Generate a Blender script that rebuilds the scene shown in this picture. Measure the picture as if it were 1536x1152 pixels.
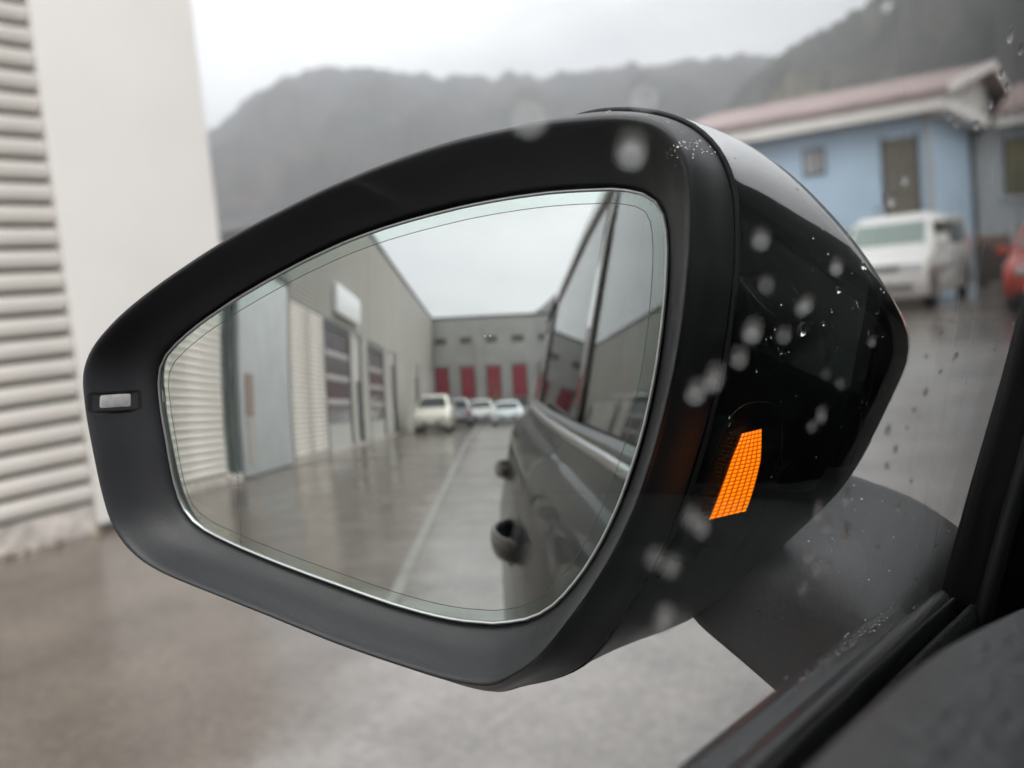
import bpy, bmesh, math, random
from mathutils import Vector, Matrix, noise
random.seed(7)
R = math.radians
sc = bpy.context.scene
for o in list(bpy.data.objects): bpy.data.objects.remove(o)
col = sc.collection

# ------------------------------------------------------------------ camera
EYE = Vector((0, 0, 1.15))
yaw, pitch, roll = R(34.8), R(5.4), R(5.4)
Fw = Vector((-math.sin(yaw)*math.cos(pitch), math.cos(yaw)*math.cos(pitch), -math.sin(pitch)))
Rt0 = Vector((math.cos(yaw), math.sin(yaw), 0)); Up0 = Rt0.cross(Fw)
Rt = Rt0*math.cos(roll) - Up0*math.sin(roll); Up = Up0*math.cos(roll) + Rt0*math.sin(roll)
cam = bpy.data.cameras.new('camera'); camo = bpy.data.objects.new('camera', cam); col.objects.link(camo)
camo.matrix_world = Matrix(((Rt.x, Up.x, -Fw.x, EYE.x), (Rt.y, Up.y, -Fw.y, EYE.y), (Rt.z, Up.z, -Fw.z, EYE.z), (0, 0, 0, 1)))
cam.sensor_width = 36; cam.lens = 1500/1536*36
cam.clip_start = .01; cam.clip_end = 6000
cam.dof.use_dof = True; cam.dof.focus_distance = .372; cam.dof.aperture_fstop = 8.6
sc.camera = camo

# ------------------------------------------------------------------ overcast sky, soft sun, exposure
w = bpy.data.worlds.new('World'); sc.world = w; w.use_nodes = True
nt = w.node_tree; nt.nodes.clear()
SUN_EL, SUN_AZ = R(50), R(130)          # azimuth clockwise from +Y
sky = nt.nodes.new('ShaderNodeTexSky'); sky.sky_type = 'NISHITA'; sky.sun_disc = False
sky.sun_elevation = SUN_EL; sky.sun_rotation = SUN_AZ; sky.dust_density = 4; sky.air_density = 1.5
hs = nt.nodes.new('ShaderNodeHueSaturation'); hs.inputs['Saturation'].default_value = .3
nt.links.new(sky.outputs[0], hs.inputs['Color'])
tc = nt.nodes.new('ShaderNodeTexCoord')
mpn = nt.nodes.new('ShaderNodeMapping'); mpn.inputs['Scale'].default_value = (1.2, 1.2, 3.2)
nt.links.new(tc.outputs['Generated'], mpn.inputs[0])
nz = nt.nodes.new('ShaderNodeTexNoise'); nz.inputs['Scale'].default_value = 2.1; nz.inputs['Detail'].default_value = 6; nz.inputs['Roughness'].default_value = .55
nt.links.new(mpn.outputs[0], nz.inputs['Vector'])
cr = nt.nodes.new('ShaderNodeValToRGB')
cr.color_ramp.elements[0].position = .3; cr.color_ramp.elements[0].color = (.56, .565, .58, 1)
cr.color_ramp.elements[1].position = .64; cr.color_ramp.elements[1].color = (1, 1, 1, 1)
nt.links.new(nz.outputs[0], cr.inputs[0])
mul = nt.nodes.new('ShaderNodeMix'); mul.data_type = 'RGBA'; mul.blend_type = 'MULTIPLY'; mul.inputs[0].default_value = 1
nt.links.new(cr.outputs[0], mul.inputs[6]); mul.inputs[7].default_value = (11.5, 11.5, 11.6, 1)
mx = nt.nodes.new('ShaderNodeMix'); mx.data_type = 'RGBA'; mx.inputs[0].default_value = .85
nt.links.new(hs.outputs[0], mx.inputs[6]); nt.links.new(mul.outputs[2], mx.inputs[7])
bg = nt.nodes.new('ShaderNodeBackground'); bg.inputs[1].default_value = .1
nt.links.new(mx.outputs[2], bg.inputs[0])
wo = nt.nodes.new('ShaderNodeOutputWorld'); nt.links.new(bg.outputs[0], wo.inputs[0])
sun = bpy.data.lights.new('sun', 'SUN'); sun.energy = 1.5; sun.angle = R(50); sun.color = (1, .97, .93)
suno = bpy.data.objects.new('sun', sun); col.objects.link(suno)
sdir = Vector((math.sin(SUN_AZ)*math.cos(SUN_EL), math.cos(SUN_AZ)*math.cos(SUN_EL), math.sin(SUN_EL)))
suno.rotation_euler = sdir.to_track_quat('Z', 'Y').to_euler()
sc.view_settings.view_transform = 'Standard'; sc.view_settings.look = 'None'; sc.view_settings.gamma = 1
sc.view_settings.exposure = 1.08; sc.view_settings.use_curve_mapping = False
sc.render.engine = 'CYCLES'
sc.cycles.use_denoising = True
sc.cycles.max_bounces = 12; sc.cycles.transparent_max_bounces = 24; sc.cycles.transmission_bounces = 10
sc.cycles.glossy_bounces = 6; sc.cycles.diffuse_bounces = 3; sc.cycles.volume_bounces = 0
sc.cycles.caustics_reflective = False; sc.cycles.sample_clamp_indirect = 6

# ------------------------------------------------------------------ materials
def mat(name, color, rough=.5, metal=0, coat=0, spec=.5, var=0, vscale=8, color2=None, bump=0, bscale=50, bdist=.01, emit=None, estr=0, rvar=0, coatr=.03):
    m = bpy.data.materials.new(name); m.use_nodes = True; t = m.node_tree; b = t.nodes['Principled BSDF']
    b.inputs['Base Color'].default_value = (*color, 1); b.inputs['Roughness'].default_value = rough
    b.inputs['Metallic'].default_value = metal; b.inputs['Specular IOR Level'].default_value = spec
    b.inputs['Coat Weight'].default_value = coat; b.inputs['Coat Roughness'].default_value = coatr
    if emit: b.inputs['Emission Color'].default_value = (*emit, 1); b.inputs['Emission Strength'].default_value = estr
    tcn = t.nodes.new('ShaderNodeTexCoord')
    if var or color2 or rvar:
        n = t.nodes.new('ShaderNodeTexNoise'); n.inputs['Scale'].default_value = vscale; n.inputs['Detail'].default_value = 6
        t.links.new(tcn.outputs['Object'], n.inputs['Vector'])
        if var or color2:
            r = t.nodes.new('ShaderNodeValToRGB'); r.color_ramp.elements[0].position = .3; r.color_ramp.elements[1].position = .7
            c2 = color2 or tuple(min(1, c*(1+var)) for c in color); c1 = color if color2 else tuple(c*(1-var) for c in color)
            r.color_ramp.elements[0].color = (*c1, 1); r.color_ramp.elements[1].color = (*c2, 1)
            t.links.new(n.outputs[0], r.inputs[0]); t.links.new(r.outputs[0], b.inputs['Base Color'])
        if rvar:
            mr = t.nodes.new('ShaderNodeMapRange'); mr.inputs[1].default_value = .35; mr.inputs[2].default_value = .65
            mr.inputs[3].default_value = max(.02, rough-rvar); mr.inputs[4].default_value = rough+rvar
            t.links.new(n.outputs[0], mr.inputs[0]); t.links.new(mr.outputs[0], b.inputs['Roughness'])
    if bump:
        n2 = t.nodes.new('ShaderNodeTexNoise'); n2.inputs['Scale'].default_value = bscale; n2.inputs['Detail'].default_value = 4
        t.links.new(tcn.outputs['Object'], n2.inputs['Vector'])
        bp = t.nodes.new('ShaderNodeBump'); bp.inputs['Strength'].default_value = bump; bp.inputs['Distance'].default_value = bdist
        t.links.new(n2.outputs[0], bp.inputs['Height']); t.links.new(bp.outputs[0], b.inputs['Normal'])
    return m

def pane_mat(name, tint, f0=.035, power=5):
    """thin sheet of glass: clear straight through, Fresnel reflection of its surface"""
    m = bpy.data.materials.new(name); m.use_nodes = True; t = m.node_tree; t.nodes.clear()
    out = t.nodes.new('ShaderNodeOutputMaterial'); tr = t.nodes.new('ShaderNodeBsdfTransparent'); gl = t.nodes.new('ShaderNodeBsdfGlossy')
    tr.inputs[0].default_value = (*tint, 1); gl.inputs['Roughness'].default_value = .0
    lw = t.nodes.new('ShaderNodeLayerWeight'); lw.inputs[0].default_value = .5
    pw = t.nodes.new('ShaderNodeMath'); pw.operation = 'POWER'; pw.inputs[1].default_value = power; t.links.new(lw.outputs['Facing'], pw.inputs[0])
    fr = t.nodes.new('ShaderNodeMath'); fr.operation = 'MULTIPLY_ADD'; fr.inputs[1].default_value = .965; fr.inputs[2].default_value = f0; t.links.new(pw.outputs[0], fr.inputs[0])
    mxs = t.nodes.new('ShaderNodeMixShader')
    t.links.new(fr.outputs[0], mxs.inputs[0]); t.links.new(tr.outputs[0], mxs.inputs[1]); t.links.new(gl.outputs[0], mxs.inputs[2])
    t.links.new(mxs.outputs[0], out.inputs[0]); return m

def glass_mat(name, color, ior, rough=0):
    m = bpy.data.materials.new(name); m.use_nodes = True; t = m.node_tree; t.nodes.clear()
    out = t.nodes.new('ShaderNodeOutputMaterial'); g = t.nodes.new('ShaderNodeBsdfGlass')
    g.inputs[0].default_value = (*color, 1); g.inputs['Roughness'].default_value = rough; g.inputs['IOR'].default_value = ior
    t.links.new(g.outputs[0], out.inputs[0]); return m

M = {}
M['bezel'] = mat('grained black plastic', (.040, .041, .045), .42, spec=.48, bump=.35, bscale=1500, bdist=.0004, rvar=.05, vscale=60)
M['gloss'] = mat('gloss black paint', (.006, .006, .007), .15, coat=1, spec=.1, coatr=.02)
M['satin'] = mat('satin black plastic', (.13, .132, .136), .42, spec=.5, bump=.3, bscale=900, bdist=.0004)
M['rubber'] = mat('black rubber', (.012, .012, .013), .6)
M['trim'] = mat('anthracite trim', (.085, .086, .09), .3, spec=.6, bump=.15, bscale=200, bdist=.0006)
M['felt'] = mat('window felt', (.018, .018, .018), .9, bump=.8, bscale=700, bdist=.0015, var=.4, vscale=300)
M['leather'] = mat('dark grey leather', (.085, .087, .09), .5, spec=.45)
M['mirror'] = mat('silvered glass', (.74, .765, .75), .0, metal=1)
M['mirror_edge'] = mat('silvered glass border', (.66, .74, .70), .0, metal=1)
M['mirror_rim'] = mat('ground glass edge', (.62, .63, .63), .28, metal=.7)
M['print'] = mat('etched line', (.12, .13, .13), .6)
M['dot'] = mat('pale dot', (.9, .9, .9), .5)
M['clear'] = mat('frosted clear lens', (.62, .60, .60), .15, coat=1, var=.25, vscale=250)
M['black'] = mat('black recess', (.006, .006, .006), .7)
M['handle_shade'] = mat('black handle shade', (.012, .012, .012), .6)  # matt black standing in for recess shade, hides the handle's reflection in the door
M['amber'] = mat('lit amber lens', (.5, .12, .01), .25, emit=(1, .245, .002), estr=.72, coat=.3)
M['body'] = mat('black body paint', (.006, .006, .007), .35, coat=.5, spec=.05, coatr=.02)
M['body'].node_tree.nodes['Principled BSDF'].inputs['Coat IOR'].default_value = 1.32
M['drain'] = mat('worn concrete', (.24, .23, .215), .4, var=.3, vscale=3)
M['amber_off'] = mat('dark amber cell', (.03, .012, .005), .25, coat=.5)
M['window'] = pane_mat('window glass', (.975, .985, .98), .008, 8)
M['window_out'] = pane_mat('window glass outside', (.985, .99, .985), .04, 4.4)
M['tinted'] = pane_mat('tinted window glass', (.12, .15, .135), .05, 4)
M['blackout'] = pane_mat('blackout windscreen glass', (.09, .11, .10))  # unseen windscreen, darkened so its light does not veil the side window
M['water'] = glass_mat('rain water', (1, 1, 1), 1.33)
M['head'] = mat('headliner', (.035, .035, .036), .95)
M['cabin'] = mat('cabin plastic', (.005, .005, .0055), .7, spec=.2, bump=.2, bscale=300, bdist=.001)
M['chrome'] = mat('satin chrome trim', (.55, .55, .56), .22, metal=1)
M['tyre'] = mat('tyre', (.02, .02, .02), .8)
M['rim'] = mat('alloy', (.55, .56, .58), .3, metal=.9)
M['white_paint'] = mat('white car paint', (.68, .675, .655), .3, coat=.8)
M['cream_paint'] = mat('cream car paint', (.74, .71, .60), .3, coat=.8)
M['blue_white_paint'] = mat('pale blue car paint', (.68, .74, .77), .3, coat=.8)
M['grey_paint'] = mat('grey car paint', (.30, .31, .34), .3, coat=.8)
M['red_paint'] = mat('orange red car paint', (.55, .062, .035), .3, coat=.8)
M['car_glass'] = mat('dark car glass', (.02, .027, .028), .06, spec=.4)
M['green_glass'] = mat('green tinted windscreen', (.16, .22, .20), .05, spec=.8, coat=1)
M['tail'] = mat('tail lamp', (.45, .02, .015), .2, coat=1)
M['lamp'] = mat('head lamp', (.7, .72, .75), .1, coat=1)
M['plate'] = mat('number plate', (.7, .7, .68), .4)
M['siding'] = mat('cream metal siding', (.90, .85, .79), .34, spec=.4, var=.06, vscale=1.5)
M['siding_back'] = mat('siding groove', (.30, .28, .255), .6)
M['hall_grey'] = mat('grey metal cladding', (.56, .55, .52), .45, var=.07, vscale=.8)
M['corner'] = mat('white corner panel', (.76, .735, .71), .4, spec=.4, var=.025, vscale=2)
M['plinth'] = mat('concrete plinth', (.50, .46, .43), .85, var=.3, vscale=12, bump=.3, bscale=40)
M['porch'] = mat('pale blue grey cladding', (.455, .475, .483), .5, var=.06, vscale=2)
M['dark_trim'] = mat('dark grey trim', (.07, .072, .075), .5)
M['door_light'] = mat('light door panel', (.50, .49, .47), .5)
M['door_win'] = mat('dusky door window', (.10, .075, .07), .15, spec=.7, color2=(.13, .12, .15), vscale=.9)
M['shop_glass'] = mat('entrance glass', (.06, .075, .07), .08, spec=.7, color2=(.16, .19, .17), vscale=1.6)
M['sign'] = mat('white sign', (.85, .86, .87), .4)
M['brown'] = mat('brown notice panel', (.28, .21, .18), .6)
M['pale_brown'] = mat('pale brown notice panel', (.40, .37, .34), .6)
M['concrete'] = mat('grey concrete panel', (.42, .415, .395), .8, var=.14, vscale=.7, bump=.15, bscale=8)
M['red_panel'] = mat('crimson shutter', (.30, .022, .045), .5, var=.12, vscale=1.3)
M['vent'] = mat('dark vent', (.10, .098, .085), .6)
M['blue_wall'] = mat('pale blue render', (.50, .645, .80), .8, var=.07, vscale=.7)
M['grey_wall'] = mat('pale grey render', (.50, .525, .535), .8, var=.08, vscale=.6)
M['roof'] = mat('faded red roof', (.315, .24, .23), .6, var=.18, vscale=.9)
M['fascia'] = mat('white fascia', (.86, .83, .80), .6, var=.08, vscale=.8)
M['gable'] = mat('white gable', (.66, .66, .62), .7)
M['door_brown'] = mat('olive brown door', (.17, .155, .125), .5, var=.12, vscale=1.5)
M['curtain'] = mat('grey curtain', (.42, .42, .44), .7)
M['pane_dark'] = mat('dark pane', (.07, .09, .08), .1, color2=(.30, .27, .13), vscale=.8)
M['wood'] = mat('brown timber', (.20, .13, .09), .8, var=.25, vscale=5)
M['bin'] = mat('dark bin', (.06, .05, .045), .6)
M['litter'] = mat('leaf litter', (.20, .13, .08), .9, color2=(.42, .33, .22), vscale=30)
M['low_roof'] = mat('grey flat roof', (.25, .26, .27), .7)
M['low_wall'] = mat('pale far wall', (.42, .42, .42), .7)
M['line'] = mat('worn white line', (.55, .54, .52), .5, var=.3, vscale=9)
M['twig'] = mat('dry bush', (.26, .14, .06), .9, color2=(.40, .26, .10), vscale=20)

def asphalt():
    """wet yard: brown asphalt along the hall and far ahead, paler asphalt elsewhere, soft joins, the join ahead painted along the edge of the hall reflection"""
    m = bpy.data.materials.new('wet asphalt'); m.use_nodes = True; t = m.node_tree; b = t.nodes['Principled BSDF']
    tcn = t.nodes.new('ShaderNodeTexCoord')
    def N(s, d=5, r=.5):
        n = t.nodes.new('ShaderNodeTexNoise'); n.inputs['Scale'].default_value = s; n.inputs['Detail'].default_value = d; n.inputs['Roughness'].default_value = r
        t.links.new(tcn.outputs['Object'], n.inputs['Vector']); return n.outputs[0]
    def mth(op, a_, b_=0.0):
        n = t.nodes.new('ShaderNodeMath'); n.operation = op
        for i, q in enumerate((a_, b_)):
            if isinstance(q, (int, float)): n.inputs[i].default_value = q
            else: t.links.new(q, n.inputs[i])
        return n.outputs[0]
    def rng(v, a0, a1, b0, b1, smooth=False):
        n = t.nodes.new('ShaderNodeMapRange')
        if smooth: n.interpolation_type = 'SMOOTHSTEP'
        n.inputs[1].default_value = a0; n.inputs[2].default_value = a1
        for i, q in ((3, b0), (4, b1)):
            if isinstance(q, (int, float)): n.inputs[i].default_value = q
            else: t.links.new(q, n.inputs[i])
        t.links.new(v, n.inputs[0]); return n.outputs[0]
    big, mid, grain, fine = N(.45, 5, .6), N(2.2, 6, .6), N(28, 4, .7), N(190, 3, .7)
    sp = t.nodes.new('ShaderNodeSeparateXYZ'); t.links.new(tcn.outputs['Object'], sp.inputs[0]); X, Y = sp.outputs[0], sp.outputs[1]
    front = mth('MULTIPLY', mth('MAXIMUM', mth('ADD', Y, .4), 0), .46); back = mth('MULTIPLY', mth('MINIMUM', mth('ADD', Y, 3), 0), .011)  # slanted join ahead puts the hall's reflection edge into the base colour
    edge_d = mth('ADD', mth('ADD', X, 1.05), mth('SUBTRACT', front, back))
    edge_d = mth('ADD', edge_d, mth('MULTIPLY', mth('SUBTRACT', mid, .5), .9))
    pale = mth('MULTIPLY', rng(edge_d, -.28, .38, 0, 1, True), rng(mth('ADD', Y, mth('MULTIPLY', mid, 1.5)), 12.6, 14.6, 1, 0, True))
    def ramp(d, l):
        r = t.nodes.new('ShaderNodeValToRGB'); r.color_ramp.elements[0].position = .41; r.color_ramp.elements[1].position = .60
        r.color_ramp.elements[0].color = (*d, 1); r.color_ramp.elements[1].color = (*l, 1); t.links.new(mixv, r.inputs[0]); return r.outputs[0]
    mixv = mth('ADD', mth('ADD', mth('MULTIPLY', mid, .3), mth('MULTIPLY', grain, .35)), mth('MULTIPLY', fine, .35))
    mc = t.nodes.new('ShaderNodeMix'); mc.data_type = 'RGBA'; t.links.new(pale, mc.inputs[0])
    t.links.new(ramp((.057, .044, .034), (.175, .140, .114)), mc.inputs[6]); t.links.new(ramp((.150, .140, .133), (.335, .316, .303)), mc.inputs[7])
    t.links.new(mc.outputs[2], b.inputs['Base Color'])
    b.inputs['Roughness'].default_value = .55; b.inputs['Specular IOR Level'].default_value = .25
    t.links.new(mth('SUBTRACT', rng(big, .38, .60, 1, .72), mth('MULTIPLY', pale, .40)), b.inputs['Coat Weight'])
    t.links.new(rng(mth('ADD', mth('MULTIPLY', big, .65), mth('MULTIPLY', grain, .35)), .36, .62, .07, .24), b.inputs['Coat Roughness'])
    b.inputs['Coat IOR'].default_value = 1.54
    bp = t.nodes.new('ShaderNodeBump'); bp.inputs['Strength'].default_value = .5; bp.inputs['Distance'].default_value = .003
    t.links.new(fine, bp.inputs['Height']); t.links.new(bp.outputs[0], b.inputs['Normal'])
    bc = t.nodes.new('ShaderNodeBump'); bc.inputs['Strength'].default_value = .22; bc.inputs['Distance'].default_value = .002
    t.links.new(mth('ADD', mth('MULTIPLY', grain, 1.6), mth('MULTIPLY', fine, .5)), bc.inputs['Height']); t.links.new(bc.outputs[0], b.inputs['Coat Normal'])
    return m
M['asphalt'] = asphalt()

def forest(name, c1, c2, c3):
    m = bpy.data.materials.new(name); m.use_nodes = True; t = m.node_tree; b = t.nodes['Principled BSDF']
    b.inputs['Roughness'].default_value = .95; b.inputs['Specular IOR Level'].default_value = .1
    tcn = t.nodes.new('ShaderNodeTexCoord')
    def N(s, d=6):
        n = t.nodes.new('ShaderNodeTexNoise'); n.inputs['Scale'].default_value = s; n.inputs['Detail'].default_value = d; n.inputs['Roughness'].default_value = .65
        t.links.new(tcn.outputs['Object'], n.inputs['Vector']); return n
    a, f2 = N(.012), N(.09)
    r = t.nodes.new('ShaderNodeValToRGB'); e = r.color_ramp.elements
    e[0].position = .36; e[0].color = (*c1, 1); e[1].position = .72; e[1].color = (*c3, 1)
    k = e.new(.53); k.color = (*c2, 1)
    mxn = t.nodes.new('ShaderNodeMath'); mxn.operation = 'MULTIPLY_ADD'; mxn.inputs[1].default_value = .4
    h = t.nodes.new('ShaderNodeMath'); h.operation = 'MULTIPLY'; h.inputs[1].default_value = .6
    t.links.new(a.outputs[0], h.inputs[0]); t.links.new(f2.outputs[0], mxn.inputs[0]); t.links.new(h.outputs[0], mxn.inputs[2])
    t.links.new(mxn.outputs[0], r.inputs[0]); t.links.new(r.outputs[0], b.inputs['Base Color'])
    return m
M['forest'] = forest('wooded mountain side', (.035, .042, .042), (.065, .062, .058), (.17, .115, .10))
M['forest2'] = forest('wooded near hillside', (.05, .055, .052), (.085, .083, .075), (.17, .15, .11))

# leather: pebbled creases
def leather():
    m = M['leather']; t = m.node_tree; b = t.nodes['Principled BSDF']
    tcn = t.nodes.new('ShaderNodeTexCoord'); v = t.nodes.new('ShaderNodeTexVoronoi'); v.feature = 'DISTANCE_TO_EDGE'; v.inputs['Scale'].default_value = 240
    mp = t.nodes.new('ShaderNodeMapping'); mp.inputs['Scale'].default_value = (1, .55, 1); mp.inputs['Rotation'].default_value = (0, 0, .5)
    nn = t.nodes.new('ShaderNodeTexNoise'); nn.inputs['Scale'].default_value = 120
    va = t.nodes.new('ShaderNodeVectorMath'); va.operation = 'MULTIPLY_ADD'; va.inputs[1].default_value = (.006,)*3
    t.links.new(tcn.outputs['Object'], nn.inputs['Vector']); t.links.new(nn.outputs[1], va.inputs[0]); t.links.new(tcn.outputs['Object'], va.inputs[2])
    t.links.new(va.outputs[0], mp.inputs[0]); t.links.new(mp.outputs[0], v.inputs['Vector'])
    bp = t.nodes.new('ShaderNodeBump'); bp.inputs['Strength'].default_value = 1.0; bp.inputs['Distance'].default_value = .0016
    t.links.new(v.outputs[0], bp.inputs['Height']); t.links.new(bp.outputs[0], b.inputs['Normal'])
leather()

# ------------------------------------------------------------------ mesh helpers
def link(name, me, m, parent=None, smooth=False):
    o = bpy.data.objects.new(name, me); col.objects.link(o)
    if m is not None: me.materials.append(m)
    if smooth:
        for p in me.polygons: p.use_smooth = True
    if parent is not None:
        o.parent = parent
        if parent.type == 'EMPTY' and not parent.get('local'): o.matrix_parent_inverse = Matrix.Translation(-parent.location)
    return o
def mesh(name, v, f, m, parent=None, smooth=False):
    me = bpy.data.meshes.new(name); me.from_pydata([tuple(p) for p in v], [], f); me.validate(); 
    bm = bmesh.new(); bm.from_mesh(me); bmesh.ops.recalc_face_normals(bm, faces=bm.faces); bm.to_mesh(me); bm.free()
    return link(name, me, m, parent, smooth)
def thing(name, label, cat, loc=(0, 0, 0), group=None, local=False):
    o = bpy.data.objects.new(name, None); col.objects.link(o); o.location = loc; o.empty_display_size = .1
    o['label'] = label; o['category'] = cat
    if group: o['group'] = group
    if local: o['local'] = 1
    return o
def tag(o, label, cat, group=None):
    o['label'] = label; o['category'] = cat
    if group: o['group'] = group
    return o
def boxvf(x0, x1, y0, y1, z0, z1):
    v = [(x, y, z) for x in (x0, x1) for y in (y0, y1) for z in (z0, z1)]
    return v, [(0, 1, 3, 2), (4, 6, 7, 5), (0, 4, 5, 1), (2, 3, 7, 6), (0, 2, 6, 4), (1, 5, 7, 3)]
def box(name, x0, x1, y0, y1, z0, z1, m, parent=None, bev=0):
    v, f = boxvf(x0, x1, y0, y1, z0, z1); o = mesh(name, v, f, m, parent)
    if bev:
        b = o.modifiers.new('bevel', 'BEVEL'); b.width = bev; b.segments = 3
        for p in o.data.polygons: p.use_smooth = True
    return o
def loft(name, loops, m, parent=None, closed=True, cap0=False, cap1=False, sub=0, smooth=True):
    n = len(loops[0]); v = [p for l in loops for p in l]; f = []
    for k in range(len(loops)-1):
        for i in range(n if closed else n-1):
            j = (i+1) % n; f.append((k*n+i, k*n+j, (k+1)*n+j, (k+1)*n+i))
    if cap0: f.append(tuple(range(n-1, -1, -1)))
    if cap1: f.append(tuple(range((len(loops)-1)*n, len(loops)*n)))
    o = mesh(name, v, f, m, parent, smooth)
    if sub:
        s = o.modifiers.new('subsurf', 'SUBSURF'); s.levels = sub; s.render_levels = sub
    return o
def poly_prism(name, pts, axis, a0, a1, m, parent=None, bev=0):
    """pts: outline in the two other axes; axis 0=x,1=y,2=z"""
    n = len(pts)
    def P(p, a): return (a, p[0], p[1]) if axis == 0 else ((p[0], a, p[1]) if axis == 1 else (p[0], p[1], a))
    v = [P(p, a0) for p in pts]+[P(p, a1) for p in pts]
    f = [tuple(range(n)), tuple(range(2*n-1, n-1, -1))]+[(i, (i+1) % n, n+(i+1) % n, n+i) for i in range(n)]
    o = mesh(name, v, f, m, parent)
    if bev:
        b = o.modifiers.new('bevel', 'BEVEL'); b.width = bev; b.segments = 3; b.limit_method = 'ANGLE'
        for p in o.data.polygons: p.use_smooth = True
    return o
def interp(tab, x):
    if x <= tab[0][0]: return tab[0][1]
    for (a, b), (c, d) in zip(tab, tab[1:]):
        if x <= c: return b+(d-b)*(x-a)/(c-a)
    return tab[-1][1]

# ------------------------------------------------------------------ ground, mountains
gv, gf = [], []
ND = 64
rad = [0, 6, 15, 40, 120, 400, 1070]
gv.append((0, 0, 0))
for r_ in rad[1:]:
    for i in range(ND): a = 2*math.pi*i/ND; gv.append((r_*math.cos(a), r_*math.sin(a), 0))
for i in range(ND): gf.append((0, 1+i, 1+(i+1) % ND))
for k in range(len(rad)-2):
    for i in range(ND): a, b = 1+k*ND, 1+(k+1)*ND; gf.append((a+i, b+i, b+(i+1) % ND, a+(i+1) % ND))
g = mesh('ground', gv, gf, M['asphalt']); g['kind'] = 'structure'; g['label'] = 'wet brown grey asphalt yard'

gut = []
for (xa, ya) in ((-1.62, -49.2), (-1.42, -21), (-1.19, -11.7), (-1.06, -6), (-1.0, -3.3), (-1.25, -.6)): gut.append([(xa-.01, ya, .004), (xa+.07, ya, .004)])
gs = mesh('drain_strip', [p for l in gut for p in l], [(2*i, 2*i+1, 2*i+3, 2*i+2) for i in range(len(gut)-1)], M['drain']); gs['kind'] = 'structure'; gs['label'] = 'pale concrete drain strip running behind the car'
RIDGE = [(-180, 5), (-120, 6), (-90, 7.5), (-60, 7.8), (-53, 8.6), (-50.1, 9.97), (-49.3, 10.62), (-48, 11.59), (-46.7, 12.21), (-45.2, 12.75), (-43.4, 12.96), (-41.5, 12.89), (-40.1, 12.59),
         (-37.9, 12.26), (-35.7, 12.08), (-34.2, 11.81), (-33.1, 11.98), (-31.6, 11.56), (-29.4, 11.64), (-26.4, 11.66), (-24.6, 11.61), (-22.4, 11.6), (-20.3, 11.41), (-18, 11), (-10, 11), (30, 9), (90, 6), (150, 5), (180, 5)]
HILL = [(-30, 0), (-26, 5), (-22, 8.6), (-20.3, 10.2), (-18.2, 11.45), (-16.1, 12.25), (-14.1, 13.05), (-11, 14.4), (-6, 15.6), (2, 15.8), (15, 14), (30, 10), (50, 5), (70, 0)]
BACKHILL = [(150, 0), (160, 3.5), (166, 6), (170, 9.0), (173.2, 10.2), (175, 9.3), (177.4, 7.0), (180, 5), (190, 2), (200, 0)]
def terrain(name, prof, az0, az1, step, r0, rr, r1, m, jag):
    v, f = [], []; rows = 26; cols = int((az1-az0)/step)+1
    for k in range(rows):
        t = k/(rows-1)
        r_ = r0+(rr-r0)*t/.78 if t <= .78 else rr+(r1-rr)*(t-.78)/.22
        prof_t = min(1, t/.78)
        for i in range(cols):
            az = az0+step*i; el = interp(prof, az); hp = max(.1, math.tan(R(el))*rr)
            s = prof_t**.9
            h = hp*s if t <= .78 else hp*(1-.25*(t-.78)/.22)
            nn_ = noise.noise(Vector((az*.35, r_*.012, 3.1)))
            h += nn_*hp*.10*math.sin(math.pi*min(1, prof_t))+noise.noise(Vector((az*1.3, r_*.05, 8)))*hp*.03*(1 if prof_t < 1 else .2)
            if t > .1: h += random.uniform(-jag, jag)*min(1, hp/20)*(1 if t > .70 else .25)
            v.append((r_*math.sin(R(az)), r_*math.cos(R(az)), h-.5 if k else -2))
    for k in range(rows-1):
        for i in range(cols-1): f.append((k*cols+i, k*cols+i+1, (k+1)*cols+i+1, (k+1)*cols+i))
    o = mesh(name, v, f, m, smooth=True); o['kind'] = 'structure'; return o
o = terrain('mountain', RIDGE, -180, 180, .2, 260, 820, 1000, M['forest'], 1.5); o['label'] = 'hazy wooded mountain ridge behind the yard'
o = terrain('hillside', HILL, -30, 70, .25, 120, 430, 520, M['forest2'], 1.0); o['label'] = 'nearer wooded hillside above the blue building'
o = terrain('far_hill', BACKHILL, 150, 200, .4, 200, 480, 560, M['forest'], 1.0); o['label'] = 'distant hill seen in the door mirror behind the warehouse'

# ------------------------------------------------------------------ long hall with cream siding on the left
HX = -5.2
hall = thing('industrial_hall', 'long hall with cream ribbed metal siding and white end panel along the yard', 'building', (HX-4, -20, 0))
box('wall', HX-10, HX-.06, -49.2, 4.25, 0, 7.85, M['hall_grey'], hall)
box('corner_panel', HX-.058, HX+.035, 3.22, 4.32, .04, 7.9, M['corner'], hall, .012)
box('end_panel', HX-10, HX-.06, 4.252, 4.30, .0, 7.9, M['corner'], hall)
box('plinth', HX-.058, HX+.012, -10.0, 3.215, 0, .165, M['plinth'], hall)
box('plinth', HX-.058, HX+.012, -49.0, -13.6, 0, .10, M['plinth'], hall)
box('roof_edge', HX-10, HX+.06, -49.2, 4.4, 7.902, 8.02, M['dark_trim'], hall)
PITCH = .12
PROF = [(.0165, -.042), (.0170, .006), (.0205, .0165), (.032, .0245), (.055, .0285), (.078, .0285), (.094, .0245), (.104, .016), (.1085, .006), (.1090, -.042)]
M['groove'] = mat('dark siding groove', (.13, .12, .11), .8)
for a_, b_ in ((-9.78, 3.21), (-16.95, -13.62)): box('groove_backing', HX-.059, HX-.040, a_, b_, .1, 7.84 if b_ > 0 else 3.72, M['groove'], hall)
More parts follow.
